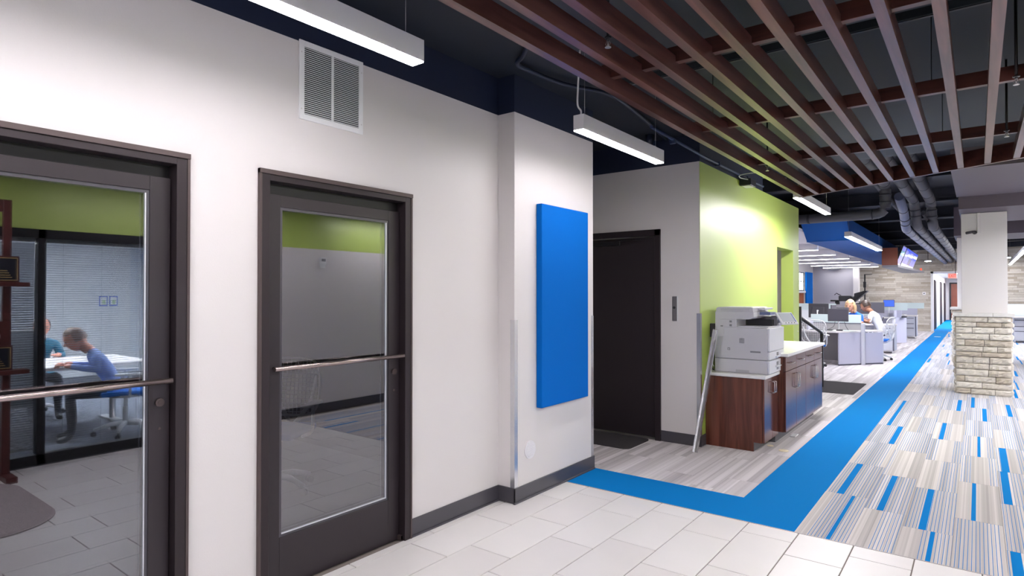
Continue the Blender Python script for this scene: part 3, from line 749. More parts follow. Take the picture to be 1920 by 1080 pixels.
# conduit on the navy ceiling
bm = B(); tube(bm, bez([(-2.10,2.95,3.10),(-2.36,3.20,3.10),(-2.49,3.30,3.10),(-2.50,3.45,3.10),(-2.44,3.80,3.09),(-2.30,4.26,3.10),(-2.36,4.9,3.10),(-2.50,5.83,3.10)], 6), .016, 8)
tag(obj('ceiling_conduit', bm, NAVY), 'navy painted conduit looping over the ceiling above the pendant light', 'conduit')
bm = B(); tube(bm, [(GX+.03, 4.75, 2.93), (GX+.03, 6.0, 2.90), (GX+.03, 8.1, 2.90)], .014, 8)
for yy in (5.2, 6.4, 7.4): box(bm, GX, GX+.05, yy, yy+.03, 2.88, 2.92)
tag(obj('wall_conduit', bm, mat('conduit_blue', (.02,.035,.09), .5)), 'dark blue conduit running along the top of the green wall', 'conduit')
jb = thing('emergency_box', 'small black device with white cable on top of the green wall', 'electrical box', (GX+.06, 7.3, 2.76))
bx('box_body', (GX+.003, GX+.13, 7.22, 7.44, 2.79, 2.865), PDARK, jb, .004); bx('box_lens', (GX+.02, GX+.11, 7.24, 7.42, 2.783, 2.79), CHROME, jb)
bm = B(); tube(bm, bez([(GX+.10,7.22,2.85),(GX+.03,7.16,2.87),(GX+.06,7.1,2.89),(-1.9,6.95,2.86),(-1.60,6.85,2.75)]), .006, 6); obj('white_cable', bm, WHITE, jb, world=True)
sd = thing('smoke_detector', 'white round ceiling detector above the recess', 'smoke detector', (-2.74, 6.30-.6, 3.10))
bm = B(); disc(bm, (-2.62, 5.70, 3.005), .062, .012, n=28); obj('cover_disc', bm, WHITE, sd, world=True)
bm = B(); cyl(bm, (-2.62,5.70,3.011), (-2.62,5.70,ZC), .030, .045, n=20); obj('base', bm, NAVY, sd, world=True)

# ================================================================ STONE PILLARS
def stone_block(w_, h_, d_, seed, nx=5, nz=3):
    """ledgestone piece: x 0..w, z 0..h, rough face at y<0, back at y=d"""
    bm = B(); rnd = random.Random(seed)
    proud = rnd.uniform(0, .024)
    F = [[bm.verts.new((w_*i/nx, (-proud - (rnd.uniform(0, .022) if 0 < i < nx and 0 < j < nz else 0) + (.005 if j in (0, nz) else 0)), h_*j/nz + (rnd.uniform(-.006,.006) if 0 < j < nz else 0))) for j in range(nz+1)] for i in range(nx+1)]
    for i in range(nx):
        for j in range(nz): bm.faces.new((F[i][j], F[i+1][j], F[i+1][j+1], F[i][j+1]))
    ring = [F[i][0] for i in range(nx+1)] + [F[nx][j] for j in range(1, nz+1)] + [F[i][nz] for i in range(nx-1, -1, -1)] + [F[0][j] for j in range(nz-1, 0, -1)]
    back = [bm.verts.new((v.co.x, d_, v.co.z)) for v in ring]
    n = len(ring)
    for i in range(n): bm.faces.new((ring[i], back[i], back[(i+1) % n], ring[(i+1) % n]))
    bm.faces.new(back)
    return bm
def pillar(x0, x1, y0, y1, ztop, sx0, sx1, sy0, sy1, zshaft, label, seed, sides=True, detail=True):
    t = thing('stone_pillar', label, 'column', ((x0+x1)/2, (y0+y1)/2, 0), group='half-stone columns')
    d = .05; zc = ztop-.052
    bx('core', (x0+d, x1-d, y0+d, y1-d, 0, zc), GROUT, t)
    rnd = random.Random(seed); nrow = 13; z = 0; hs = [rnd.uniform(.07, .10) for _ in range(nrow)]; k = zc/sum(hs); hs = [h*k for h in hs]
    mods = {'front': (Vector((x0, y0, 0)), 0, x1-x0), 'left': (Vector((x0, y1, 0)), -PI/2, y1-y0), 'right': (Vector((x1, y0, 0)), PI/2, y1-y0), 'back': (Vector((x1, y1, 0)), PI, x1-x0)}
    for h in hs:
        for side, (org, ang, W) in mods.items():
            if side == 'back' and not detail: continue
            u = 0; w0 = rnd.uniform(.10, .42)
            a_off = d if side in ('left', 'right') else 0; Wc = W-2*a_off
            while u < Wc-.001:
                ww = min(w0, Wc-u)
                if Wc-u-ww < .07: ww = Wc-u
                bm = stone_block(ww-.006, h-.007, d, rnd.random(), max(3, int(ww/.035)), 4)
                o = obj('stone', bm, STONE, t)
                dirv = Vector((math.cos(ang), math.sin(ang), 0))
                o.location = org + dirv*(u+a_off+.002) + Vector((0,0,z+.002)) - t.location; o.rotation_euler = (0, 0, ang)
                u += ww; w0 = rnd.uniform(.12, .42)
        z += h
    # cap stones
    xm = x0+(x1-x0)*.68
    for a, b in ((x0-.04, xm-.002), (xm+.002, x1+.04)):
        bm = B(); box(bm, a, b, y0-.04, y1+.04, zc, ztop)
        bmesh.ops.subdivide_edges(bm, edges=bm.edges, cuts=4, use_grid_fill=True)
        for v_ in bm.verts:
            if v_.co.z > zc+.004 or True:
                n_ = noise.noise(v_.co*18+Vector((seed,0,0)))*.008
                if v_.co.y < y0-.03 or v_.co.y > y1+.03: v_.co.y += n_
                if v_.co.x < x0-.03 or v_.co.x > x1+.03: v_.co.x += n_
        obj('cap_stone', bm, CAPST, t, world=True)
    bx('shaft', (sx0, sx1, sy0, sy1, ztop, zshaft), WHITE if False else WALL, t, .003)
    return t
p1 = pillar(-.27, .392, 11.62, 12.28, 1.235, -.197, .357, 11.70, 12.2, 2.765, 'nearest half-stone column with a plain grey painted shaft', 5)
p2 = pillar(-.445, .22, 16.7, 17.36, 1.235, -.36, .14, 16.78, 17.28, 2.78, 'second half-stone column, mostly hidden behind the first', 9)
# soffit above the pillar
bm = B(); box(bm, -.235, 4.0, 8.45, 10.9, 2.93, 3.5); box(bm, -.215, 4.0, 11.05, 13.3, 2.768, 3.5); box(bm, -.20, 4.0, 10.9, 11.05, 3.05, 3.5)
struct('ceiling_soffit', bm, LILAC)
bm = B(); box(bm, -.40, 4.0, 16.2, 17.9, 2.785, 3.4); struct('ceiling_soffit', bm, LILAC)
# camera and conduit on the pillar
sc = thing('security_camera', 'black bullet security camera on the stone column shaft', 'security camera', (-.03, 11.66, 2.47))
bm = B(); cyl(bm, (-.045,11.62,2.475), (-.13,11.55,2.455), .020, n=14); obj('camera_body', bm, PDARK, sc, world=True)
bm = B(); cyl(bm, (-.03,11.70,2.47), (-.03,11.655,2.47), .030, .022, n=14); cyl(bm, (-.03,11.66,2.47), (-.06,11.62,2.475), .012, n=8); obj('mount', bm, PDARK, sc, world=True)
bm = B(); box(bm, .0, .04, 11.672, 11.70, 2.455, 2.765, bev=.004)
tag(obj('cable_raceway', bm, WALL), 'pale cable raceway above the camera on the column', 'conduit')

# ================================================================ OFFICE CEILING: blue bulkhead, screens, pipes
bk = thing('blue_bulkhead', 'deep blue hanging bulkhead with a raked front end', 'bulkhead', (-2.6, 20, 2.7))
bm = B(); vs = []
pts = [(-3.05,14.92,2.70),(-2.19,14.92,2.70),(-2.17,14.35,3.14),(-3.08,14.35,3.14),(-3.05,28.0,2.70),(-2.19,28.0,2.70),(-2.17,28.0,3.14),(-3.08,28.0,3.14)]
V_ = [bm.verts.new(p) for p in pts]
for f in ((0,1,2,3),(4,5,6,7),(0,1,5,4),(2,3,7,6),(1,2,6,5),(0,3,7,4)): bm.faces.new([V_[i] for i in f])
obj('bulkhead_body', bm, mat('bulkhead_blue', (.0,.070,.30), .6, spec=.2), bk, world=True)
bx('trim_edge', (-3.055, -2.185, 14.90, 14.925, 2.695, 2.712), mat('bulkhead_blue_edge', (.012,.12,.40), .5), bk)
wb = thing('screen_housing', 'cherry-veneered box carrying the tilted video screens', 'screen housing', (-2.0, 22, 2.35))
bx('end_panel', (-2.19, -1.80, 20.40, 20.44, 2.36, 2.86), mat('cherry_veneer', (.30,.085,.045), .35, var=.15, scale=5, stretch=(1,1,.1)), wb)
bx('box_body', (-2.19, -1.92, 20.44, 26.4, 2.38, 2.84), DECK, wb)
bm = B(); prism(bm, [(-2.19,20.44),(-1.80,20.44),(-1.52,26.4),(-2.19,26.4)], 2, 2.30, 2.36); obj('underside_tray', bm, mat('tray_grey', (.32,.31,.33), .5), wb, world=True)
SB = [mat('screen_blue', (.02,.03,.2), .2, emit=(.04,.10,.95), es=.42), mat('screen_lavender', (.2,.2,.5), .2, emit=(.30,.32,.95), es=.34),
      mat('screen_teal', (.05,.2,.25), .2, emit=(.10,.35,.50), es=.35), mat('screen_white', (.7,.7,.7), .2, emit=(.85,.85,1), es=.5), mat('screen_grey', (.2,.2,.25), .2, emit=(.22,.24,.34), es=.35), PDARK]
def screen(y0, y1, name, label, layout):
    t = thing('wall_screen', label, 'screen', (-1.70, (y0+y1)/2, 2.3), group='tilted video screens')
    # tilted: bottom at x=-1.83, z 2.37; top at x=-1.64, z 2.95
    def P(u, v_, o_=0): return Vector((-1.86+.20*v_+o_*.95, y0+(y1-y0)*u, 2.365+.56*v_-o_*.3))
    bm = B(); A = [P(0,0), P(1,0), P(1,1), P(0,1)]; Bk = [P(0,0,-.05), P(1,0,-.05), P(1,1,-.05), P(0,1,-.05)]
    a = [bm.verts.new(x) for x in A]; b = [bm.verts.new(x) for x in Bk]
    bm.faces.new(a); bm.faces.new(b[::-1])
    for i in range(4): bm.faces.new((a[i], b[i], b[(i+1)%4], a[(i+1)%4]))
    obj('bezel', bm, PDARK, t, world=True)
    bm = B()
    for (u0,u1,v0,v1,mi) in layout:
        q = [bm.verts.new(P(u, v_, .004)) for u, v_ in ((u0,v0),(u1,v0),(u1,v1),(u0,v1))]; f = bm.faces.new(q); f.material_index = mi
    obj('display', bm, SB, t, world=True)
screen(20.5, 21.55, 'wall_screen', 'near tilted screen with a pale teal picture at the end of the cherry box', [(.04,.96,.0,.10,3),(.04,.96,.10,.5,1),(.04,.96,.5,.75,2),(.04,.96,.75,.96,1)])
lay = [(.02,.98,.88,.97,0)]
for i in range(5):
    u0 = .02+.192*i; u1 = u0+.18
    lay += [(u0,u1,.03,.20,3),(u0,u1,.21,.55,4 if i in (2,) else 1),(u0,u1,.56,.66,0),(u0,u1,.67,.87,1 if i % 2 == 0 else 0)]
screen(21.65, 25.9, 'wall_screen', 'long tilted video wall of blue and white tiles under the ceiling', lay)
bm = B(); box(bm, -1.60, -1.55, 25.6, 25.75, 2.36, 2.44); tag(obj('red_indicator', bm, mat('red_light', (.8,.1,.05), .4, emit=(1,.12,.04), es=.5)), 'small red light at the end of the video wall', 'indicator light')
def spot(x, y, z, label):
    t = thing('ceiling_spot', label, 'light fixture', (x, y, z), group='bright round ceiling spots')
    bm = B(); disc(bm, (0,0,.02), .11, .04, n=20); obj('trim_ring', bm, WHITE, t); bm = B(); disc(bm, (0,0,-.004), .09, .008, n=20); obj('lens', bm, mat('spot_lens', (.9,.9,.9), .5, emit=(1,.98,1), es=110), t)
    bm = B(); cyl(bm, (0,0,.04), (0,0,3.75-z), .01, n=6); obj('stem', bm, DECK, t)
spot(-2.45, 28.6, 2.62, 'bright round spot below the cherry screen box')
spot(-1.45, 27.2, 2.75, 'bright round spot at the far end of the video wall')
spot(-2.8, 29.2, 2.9, 'bright spot washing the far stone wall'); spot(.9, 29.4, 2.9, 'bright spot over the right part of the stone wall')
# insulated pipes
def duct(pts, r, label, bands=None, col=PIPE, nm='insulated_pipe'):
    t = thing(nm, label, 'pipe', tuple(pts[0]), group='insulated ceiling pipes')
    P = [Vector(p) for p in pts]; path = [P[0]]
    for i in range(1, len(P)-1):
        a = (P[i-1]-P[i]).normalized(); b = (P[i+1]-P[i]).normalized(); rad = min(r*2.0, (P[i]-P[i-1]).length*.45, (P[i+1]-P[i]).length*.45)
        for k in range(6):
            tt = k/5; path.append((1-tt)**2*(P[i]+a*rad) + 2*(1-tt)*tt*P[i] + tt*tt*(P[i]+b*rad))
    path.append(P[-1])
    bm = B(); tube(bm, path, r, 16); obj('pipe_run', bm, col, t, world=True)
    bm = B()
    for i in range(len(P)-1):
        L = (P[i+1]-P[i]).length; n = int(L/1.2)
        for k in range(1, n+1):
            c = P[i].lerp(P[i+1], k/(n+1)); d = (P[i+1]-P[i]).normalized()*.02
            b_ = B(); cyl(b_, c-d, c+d, r+.004, n=16); obj('joint_band', b_, PIPEJ, t, world=True)
    for i in range(1, len(P)-1):
        for q_ in (P[i-1], P[i+1]):
            dr = (q_-P[i]); 
            if dr.length < .3: continue
            c = P[i]+dr.normalized()*r*2.2; b_ = B(); cyl(b_, c-dr.normalized()*.012, c+dr.normalized()*.012, r+.005, n=16); obj('joint_band', b_, PIPEJ, t, world=True)
    bm.free()
    return t
duct([(-1.24,8.35,3.38),(-1.22,11.9,3.38),(-1.22,11.9,2.88),(-3.6,11.95,2.88)], .085, 'leftmost grey insulated pipe turning down and across to the left')
duct([(-.98,8.35,3.36),(-.98,14.2,3.36),(-.94,14.35,2.88),(-.84,30.2,2.88)], .088, 'grey insulated pipe second from the left, stepping down beyond the slats')
duct([(-.72,8.35,3.36),(-.72,14.4,3.36),(-.69,14.5,2.86),(-.60,30.2,2.88)], .088, 'grey insulated pipe nearest the stone column, stepping down')
duct([(-1.12,13.0,3.3),(-1.12,13.9,3.1),(-1.12,14.3,2.82),(-1.03,30.2,2.82)], .080, 'bluish insulated pipe running low to the far stone wall', col=mat('duct_wrap_blue', (.14,.16,.26), .4))
duct([(-1.40,8.35,3.45),(-1.42,24,3.45),(-1.42,24.2,3.2)], .045, 'thin dark pipe above the wider pipes')
duct([(-.85,14.6,3.15),(-.76,30.2,3.05)], .045, 'thin pipe between the low insulated runs')

# ================================================================ FAR STONE WALL
fw = sthing('wall_far', (0, 30.3, 0))
bx('wall_backing', (-4.1, -1.5, 30.36, 30.5, 0, 3.75), GROUT, fw); bx('wall_backing', (.25, 4.0, 30.36, 30.5, 0, 3.75), GROUT, fw); bx('wall_backing', (-1.5, .25, 30.36, 30.5, 2.46, 3.75), GROUT, fw)
bm = B(); rl = bm.verts.layers.float.new('rnd'); rnd = random.Random(2)
z = 0
while z < 3.42:
    h = rnd.uniform(.065, .10); x = -4.1 - rnd.random()*.3
    while x < 4.0:
        w_ = rnd.uniform(.25, .75)
        for a, b in ([(x, x+w_)] if (z+h > 2.46) else [(x, min(x+w_, -1.5)), (max(x, .25), x+w_)]):
            a = max(a, -4.1); b = min(b, 4.0)
            if b-a > .03:
                pr_ = rnd.uniform(.0, .03); t0 = rnd.random()
                for v_ in box(bm, a+.003, b-.003, 30.31-pr_, 30.36, z+.003, z+h-.002): v_[rl] = t0
        x += w_
    z += h
o = obj('ledgestone_courses', bm, STONE, fw, world=True); o['kind'] = 'stuff'
bm = B(); box(bm, -3.8, 4, 29.9, 30.2, 3.35, 3.75); struct('ceiling_far_beam', bm, DECK)
# corridor beyond
wall_panel('wall_corridor_left', WALL, [(-1.62, -1.50, 30.5, 44.5, 0, 2.46)])
wall_panel('wall_corridor_right', WALL, [(.25, .37, 30.5, 44.5, 0, 2.46)])
wall_panel('ceiling_corridor', WHITE, [(-1.62, .37, 30.5, 44.5, 2.46, 2.52)])
wall_panel('wall_corridor_end', WALL, [(-1.62, -1.33, 44.5, 44.62, 0, 2.46), (-.35, .37, 44.5, 44.62, 0, 2.46), (-1.33, -.35, 44.5, 44.62, 2.22, 2.46)])
wall_panel('trim_corridor_edge', WHITE, [(-1.53, -1.44, 30.27, 30.5, 0, 2.46), (-1.53, .25, 30.27, 30.5, 2.38, 2.46)])
for k, (a, b) in enumerate(((32.0, 33.0), (37.2, 38.4), (41.4, 42.6))):
    dd = sthing('door_%d' % (5+k), (-1.5, (a+b)/2, 0))
    bx('jamb', (-1.50, -1.46, a, a+.06, 0, 2.15), BRONZE, dd); bx('jamb', (-1.50, -1.46, b-.06, b, 0, 2.15), BRONZE, dd); bx('head', (-1.50, -1.46, a, b, 2.10, 2.15), BRONZE, dd)
    bx('door_leaf', (-1.499, -1.485, a+.06, b-.06, 0, 2.10), BRONZE, dd)
dd = sthing('door_4', (-.84, 44.5, 0))
bx('jamb', (-1.33, -1.25, 44.44, 44.6, 0, 2.22), BLKM, dd); bx('jamb', (-.43, -.35, 44.44, 44.6, 0, 2.22), BLKM, dd); bx('head', (-1.25, -.43, 44.44, 44.6, 2.14, 2.22), BLKM, dd)
lf = bx('door_leaf', (-1.25, -.43, 44.50, 44.55, .01, 2.14), REDD, dd)
bm = B(); box(bm, -1.18, -.50, 44.40, 44.46, .98, 1.06, bev=.01); obj('push_bar', bm, WHITE, lf, world=False)
linear(-.7, -.6, 32, 43, 2.405, .055, 'long ceiling light in the far corridor', lens=LENSO)
ex = thing('exit_sign', 'red lettered exit sign hanging before the corridor', 'exit sign', (-.80, 30.0, 2.15))
bx('sign_body', (-.945, -.655, 30.0, 30.05, 2.155, 2.365), mat('sign_face', (.8,.55,.5), .4, emit=(1,.5,.4), es=.08), ex, .004)
tx = bpy.data.curves.new('exit_letters', 'FONT'); tx.body = 'EXIT'; tx.size = .19; tx.extrude = .006; tx.align_x = 'CENTER'; tx.align_y = 'CENTER'
to = bpy.data.objects.new('exit_letters', tx); C.objects.link(to); dg = bpy.context.evaluated_depsgraph_get()
me = bpy.data.meshes.new_from_object(to.evaluated_get(dg)); bpy.data.objects.remove(to)
me.materials.clear(); me.materials.append(mat('exit_red', (.8,.05,.02), .4, emit=(1,.05,.02), es=.6))
to = bpy.data.objects.new('letters', me); C.objects.link(to); to.parent = ex; to.location = (0, -.012, .11); to.rotation_euler = (PI/2, 0, 0); to.scale = (.62, 1, 1)
bm = B(); cyl(bm, (-.70, 30.02, 2.365), (-.70, 30.02, 3.75), .01, n=6); obj('stem', bm, DECK, ex, world=True)
bm = B(); box(bm, -1.81, -1.70, 30.24, 30.29, 1.50, 1.62, bev=.004); box(bm, -1.775, -1.735, 30.235, 30.245, 1.54, 1.58, mi=1)
tag(obj('wall_plate', bm, [WHITE, PDARK]), 'white outlet plate with dark centre on the far stone wall', 'outlet')
bm = B(); box(bm, -5.495, -5.44, 26.5, 27.65, 1.0, 2.42, bev=.01)
tag(obj('acoustic_panel', bm, BLUEP), 'blue acoustic panel beside the bright studio window', 'wall panel')
bm = B(); box(bm, -4.9, -4.45, 27.74, 27.98, 2.55, 2.75); tag(obj('projector_box', bm, PDARK), 'black box under the studio ceiling corner', 'speaker')

# ================================================================ HANDRAIL beyond the green wall
hr = thing('handrail', 'black sloping handrail with posts behind the white countertop', 'railing', (-2.12, 10.7, 0))
bx('post', (-2.29, -2.20, 10.30, 10.36, 0, 1.33), BLKM, hr, .003); bx('post', (-2.055, -2.01, 10.97, 11.01, 0, .88), BLKM, hr, .003)
bm = B(); tube(bm, [(-2.24,10.33,1.17),(-2.03,10.99,.885)], .022, 8); obj('rail', bm, BLKM, hr, world=True)
bm = B(); tube(bm, [(-2.23,10.345,1.20),(-2.03,10.99,.912)], .006, 6); obj('rail_highlight_strip', bm, CHROME, hr, world=True)

# ================================================================ OFFICE CHAIR
def make_chair(label, group, blue=True):
    t = thing('office_chair', label, 'chair', group=group)
    W = mat('chair_white', (.74,.74,.76), .4)
    bm = B(); box(bm, -.24, .24, -.22, .24, .44, .49, bev=.02); obj('seat', bm, BSEAT if blue else W, t)
    # back frame + mesh (faces +Y; back at -Y)
    fr = []
    for k in range(24):
        a = 2*PI*k/24; fx = .235*math.copysign(abs(math.cos(a))**.6, math.cos(a)); fz = .76+.235*math.copysign(abs(math.sin(a))**.6, math.sin(a))
        fr.append((fx, -.25-.05*(fz-.55)/.4-.04*(1-(fx/.235)**2), fz))
    bm = B(); tube(bm, fr+[fr[0]], .011, 6); bf = obj('back_frame', bm, W, t)
    bm = B()
    def pt(fx, fz): return Vector((fx, -.25-.05*(fz-.55)/.4-.04*(1-(fx/.235)**2), fz))
    for i in range(-6, 7):
        x = i*.034; hz = .228*(1-abs(x/.235)**3.3)**(1/3.3)
        tube(bm, [pt(x, .76-hz), pt(x, .76-.33*hz), pt(x, .76+.33*hz), pt(x, .76+hz)], .0028, 4)
    for i in range(-6, 7):
        z_ = i*.034; hx = .228*(1-abs(z_/.235)**3.3)**(1/3.3)
        tube(bm, [pt(-hx, .76+z_), pt(-hx*.4, .76+z_), pt(hx*.4, .76+z_), pt(hx, .76+z_)], .0028, 4)
    obj('back_mesh', bm, W, bf)
    bm = B()
    for s in (-1, 1): tube(bm, bez([(0,-.20,.42),(s*.05,-.30,.50),(s*.15,-.31,.66),(s*.20,-.29,.86)], 4), [.020]*4+[.017]*4+[.014]*4+[.010], 8)
    obj('y_support', bm, W, t)
    for s in (-1, 1):
        bm = B(); tube(bm, bez([(s*.20,-.02,.42),(s*.28,-.02,.46),(s*.29,-.02,.58),(s*.29,-.02,.66)], 4), .014, 8); box(bm, s*.29-.035, s*.29+.035, -.14, .12, .66, .685, bev=.010)
        obj('armrest', bm, W, t)
    bm = B(); cyl(bm, (0,0,.10), (0,0,.30), .028, n=12); cyl(bm, (0,0,.30), (0,0,.44), .020, n=12); box(bm, -.10, .10, -.20, .12, .40, .44, bev=.01); obj('column', bm, W, t)
    bm = B()
    for k in range(5):
        a = 2*PI*k/5+.3; d = Vector((math.cos(a), math.sin(a), 0)); tube(bm, [Vector((0,0,.12)), d*.14+Vector((0,0,.115)), d*.29+Vector((0,0,.07))], [.03,.024,.016], 8)
    obj('star_base', bm, W, t)
    for k in range(5):
        a = 2*PI*k/5+.3; d = Vector((math.cos(a), math.sin(a), 0)); e = Vector((-d.y, d.x, 0))
        bm = B(); c = d*.29+Vector((0,0,.028)); cyl(bm, c-e*.022, c-e*.005, .027, n=12); cyl(bm, c+e*.005, c+e*.022, .027, n=12); cyl(bm, c, c+Vector((0,0,.035)), .008, n=6)
        obj('caster', bm, PDARK, t)
    return t
ch = make_chair('white mesh office chair with blue seat at the nearest desk', 'white mesh office chairs')
ch.location = (-2.78, 13.95, 0); ch.rotation_euler = (0, 0, math.radians(20))
dup(ch, (-1.86, 16.34, 0), math.radians(75), 'white mesh office chair under the man in the white shirt')
dup(ch, (-2.24, 16.28, 0), math.radians(140), 'white mesh office chair under the blonde woman')
dup(ch, (-4.32, 2.62, .002), math.radians(212), 'white mesh chair standing in the dim room behind the second glass door')
dup(ch, (3.70, 1.55, 0), math.radians(92), 'mesh chair across the meeting table, beside the man in the teal shirt')
dup(ch, (1.66, 2.70, 0), math.radians(196), 'mesh chair under the man in the light blue shirt in the meeting room')
dup(ch, (1.55, 3.25, 0), math.radians(215), 'empty mesh chair at the right end of the meeting room')
dup(ch, (3.66, 2.40, 0), math.radians(92), 'mesh chair under the man in the teal shirt in the meeting room')

# ================================================================ DESKS
def desk_panel(p, q, z1, m, name, parent, t=.03, z0=.03):
    p = Vector((*p, 0)); q = Vector((*q, 0)); d = (q-p); n = Vector((-d.y, d.x, 0)).normalized()*t/2
    bm = B(); prism(bm, [((p+n).x, (p+n).y), ((q+n).x, (q+n).y), ((q-n).x, (q-n).y), ((p-n).x, (p-n).y)], 2, z0, z1)
    return obj(name, bm, m, parent, world=True)
dk = thing('workstation', 'nearest lilac-grey workstation desk with frosted divider', 'desk', (-2.4, 15.0, 0), group='office workstations')
desk_panel((-2.36,14.50), (-2.00,15.02), .70, DESKG, 'end_panel', dk)
desk_panel((-2.36,14.50), (-2.00,15.02), .03, DESKD, 'kick_strip', dk, .022, .0)
bm = B(); prism(bm, [(-3.6,14.40),(-2.40,14.46),(-2.34,14.49),(-1.985,15.0),(-1.985,15.10),(-3.6,15.10)], 2, .70, .735); obj('desktop', bm, DESKT, dk, world=True)
bx('post', (-2.0, -1.93, 14.96, 15.06, 0, .89), PEDG, dk, .004)
bx('divider_panel', (-3.6, -2.0, 15.11, 15.15, .05, .875), FABG, dk); bx('divider_rail', (-3.6, -1.95, 15.10, 15.16, .875, .892), DESKD, dk)
bx('frosted_screen', (-3.02, -2.02, 15.125, 15.14, .893, 1.075), FROST, dk)
bx('side_divider', (-3.0, -2.97, 14.6, 15.12, .74, .95), DESKG, dk)
desk_panel((-1.96,15.10), (-1.66,15.48), .69, DESKG, 'return_panel', dk)
desk_panel((-1.96,15.10), (-1.66,15.48), .03, DESKD, 'kick_strip', dk, .022, 0.)
bm = B(); prism(bm, [(-1.985,15.10),(-1.64,15.49),(-1.68,15.60),(-3.6,15.85),(-3.6,15.16),(-2.0,15.16)], 2, .70, .73); obj('rear_desktop', bm, DESKT, dk, world=True)
bm = B(); 
for p in ((-1.66,15.50),(-3.5,15.8),(-3.5,14.5)): cyl(bm, (*p, 0), (*p, .70), .018, n=10)
obj('leg', bm, WHITE, dk, world=True)
# pedestals
def pedestal(x0, x1, y0, y1, label, tall=.745, first=[None]):
    t = thing('drawer_pedestal', label, 'drawer unit', ((x0+x1)/2, y0, 0), group='three-drawer pedestals')
    bx('carcass', (x0, x1, y0+.02, y1, .07, tall-.03), PEDG, t); bx('top', (x0-.015, x1+.015, y0-.01, y1, tall-.03, tall), DESKT, t, .003)
    bx('dark_side_strip', (x1-.03, x1, y0+.012, y0+.021, .07, tall-.03), DESKD, t)
    zs = [(.08, .39), (.395, .545), (.55, tall-.06)]
    for a, b in zs:
        d = bx('drawer', (x0+.005, x1-.035, y0, y0+.019, a, b), PEDG, t, .002)
        bx('drawer_pull', (x0+.02, x1-.07, y0-.012, y0+.001, b-.045, b-.025), DESKD, d)
    for xx in (x0+.03, x1-.04):
        bm = B(); cyl(bm, (xx, y0+.05, 0), (xx, y0+.05, .07), .016, n=8); obj('foot', bm, WHITE, t, world=True)
    return t
pedestal(-2.02, -1.70, 18.25, 18.9, 'three-drawer grey pedestal just beyond the seated man')
pedestal(-1.99, -1.68, 25.0, 25.6, 'three-drawer grey pedestal near the far stone wall', .79)
pedestal(.90, 1.45, 24.9, 25.5, 'three-drawer grey pedestal right of the stone column', .80)
dk2 = thing('workstation', 'second lilac-grey workstation behind the seated man', 'desk', (-2.6, 18.6, 0), group='office workstations')
bx('desktop', (-3.9, -2.03, 18.2, 18.95, .715, .745), DESKT, dk2); bx('divider_panel', (-3.9, -2.03, 18.96, 19.0, .05, .95), DESKG, dk2); bx('frosted_screen', (-3.5, -2.2, 18.97, 18.985, .95, 1.16), FROST, dk2)
bm = B(); cyl(bm, (-3.85,18.25,0), (-3.85,18.25,.715), .02); cyl(bm, (-3.85,18.9,0), (-3.85,18.9,.715), .02); obj('leg', bm, WHITE, dk2, world=True)
dk3 = thing('workstation', 'third workstation with a curved grey end panel', 'desk', (-2.4, 22, 0), group='office workstations')
desk_panel((-2.09,21.85), (-1.76,22.30), .81, DESKG, 'end_panel', dk3); bx('desktop', (-2.75, -2.09, 21.8, 22.6, .78, .81), DESKT, dk3); bx('divider_panel', (-2.75, -1.9, 22.62, 22.66, .05, 1.02), DESKG, dk3)
bx('frosted_screen', (-2.75, -1.75, 22.63, 22.645, 1.02, 1.24), FROST, dk3); bx('side_divider', (-2.06, -2.03, 21.9, 22.6, .81, 1.02), DESKG, dk3)
dk4 = thing('workstation', 'farthest workstation before the stone wall', 'desk', (-2.6, 25.6, 0), group='office workstations')
bx('desktop', (-4.0, -2.01, 25.0, 25.8, .78, .81), DESKT, dk4); bx('divider_panel', (-4.0, -1.70, 25.82, 25.86, .05, 1.02), DESKG, dk4); bx('frosted_screen', (-3.4, -1.5, 25.83, 25.845, 1.02, 1.22), FROST, dk4)
dk5 = thing('workstation', 'workstation right of the stone column', 'desk', (2, 25, 0), group='office workstations')
bx('desktop', (.7, 3.0, 24.6, 24.88, .80, .83), DESKT, dk5); bx('frosted_screen', (.7, 3.0, 25.7, 25.715, .83, 1.20), FROST, dk5); bx('divider_panel', (.7, 3.0, 25.66, 25.73, .05, .83), DESKG, dk5)
dk6 = thing('workstation', 'pale workstation with white partition left of the nearest desk', 'desk', (-3.6, 17, 0), group='office workstations')
bx('partition', (-4.3, -3.05, 17.0, 17.04, .05, 1.12), mat('white_partition', (.62,.64,.68), .5), dk6); bx('desktop', (-4.3, -3.05, 17.05, 17.8, .715, .745), DESKT, dk6); bx('frosted_screen', (-4.6,-3.3, 19.9, 19.915, .9, 1.25), FROST, dk6); bx('screen_base', (-4.6,-3.3, 19.88, 19.93, .05, .9), DESKG, dk6)

def monitor(x, y, z0, w_, h, rz, label, arm=True, z_desk=.735, back=False, scr=None):
    t = thing('monitor', label, 'monitor', (x, y, z_desk), rz, group='desk monitors')
    bm = B(); box(bm, -w_/2, w_/2, -.012, .014, z0-z_desk, z0-z_desk+h, bev=.004); box(bm, -w_*.3, w_*.3, .014, .035, z0-z_desk+h*.25, z0-z_desk+h*.75, bev=.006); obj('panel', bm, MONI, t)
    bm = B(); box(bm, -w_/2+.012, w_/2-.012, -.0145, -.012, z0-z_desk+.014, z0-z_desk+h-.012); obj('display', bm, scr or mat('screen_off', (.085,.08,.10), .25), t)
    bm = B(); cyl(bm, (0,.05,0), (0,.05,z0-z_desk+h*.5), .012, n=8); cyl(bm, (0,.05,z0-z_desk+h*.5), (0,.03,z0-z_desk+h*.5), .02, n=8); box(bm, -.10, .10, -.02, .14, 0, .010, bev=.003); obj('stand', bm, WHITE, t)
    return t
monitor(-2.40, 14.72, .935, .40, .275, 0, 'dark monitor with its screen toward the aisle on the nearest desk')
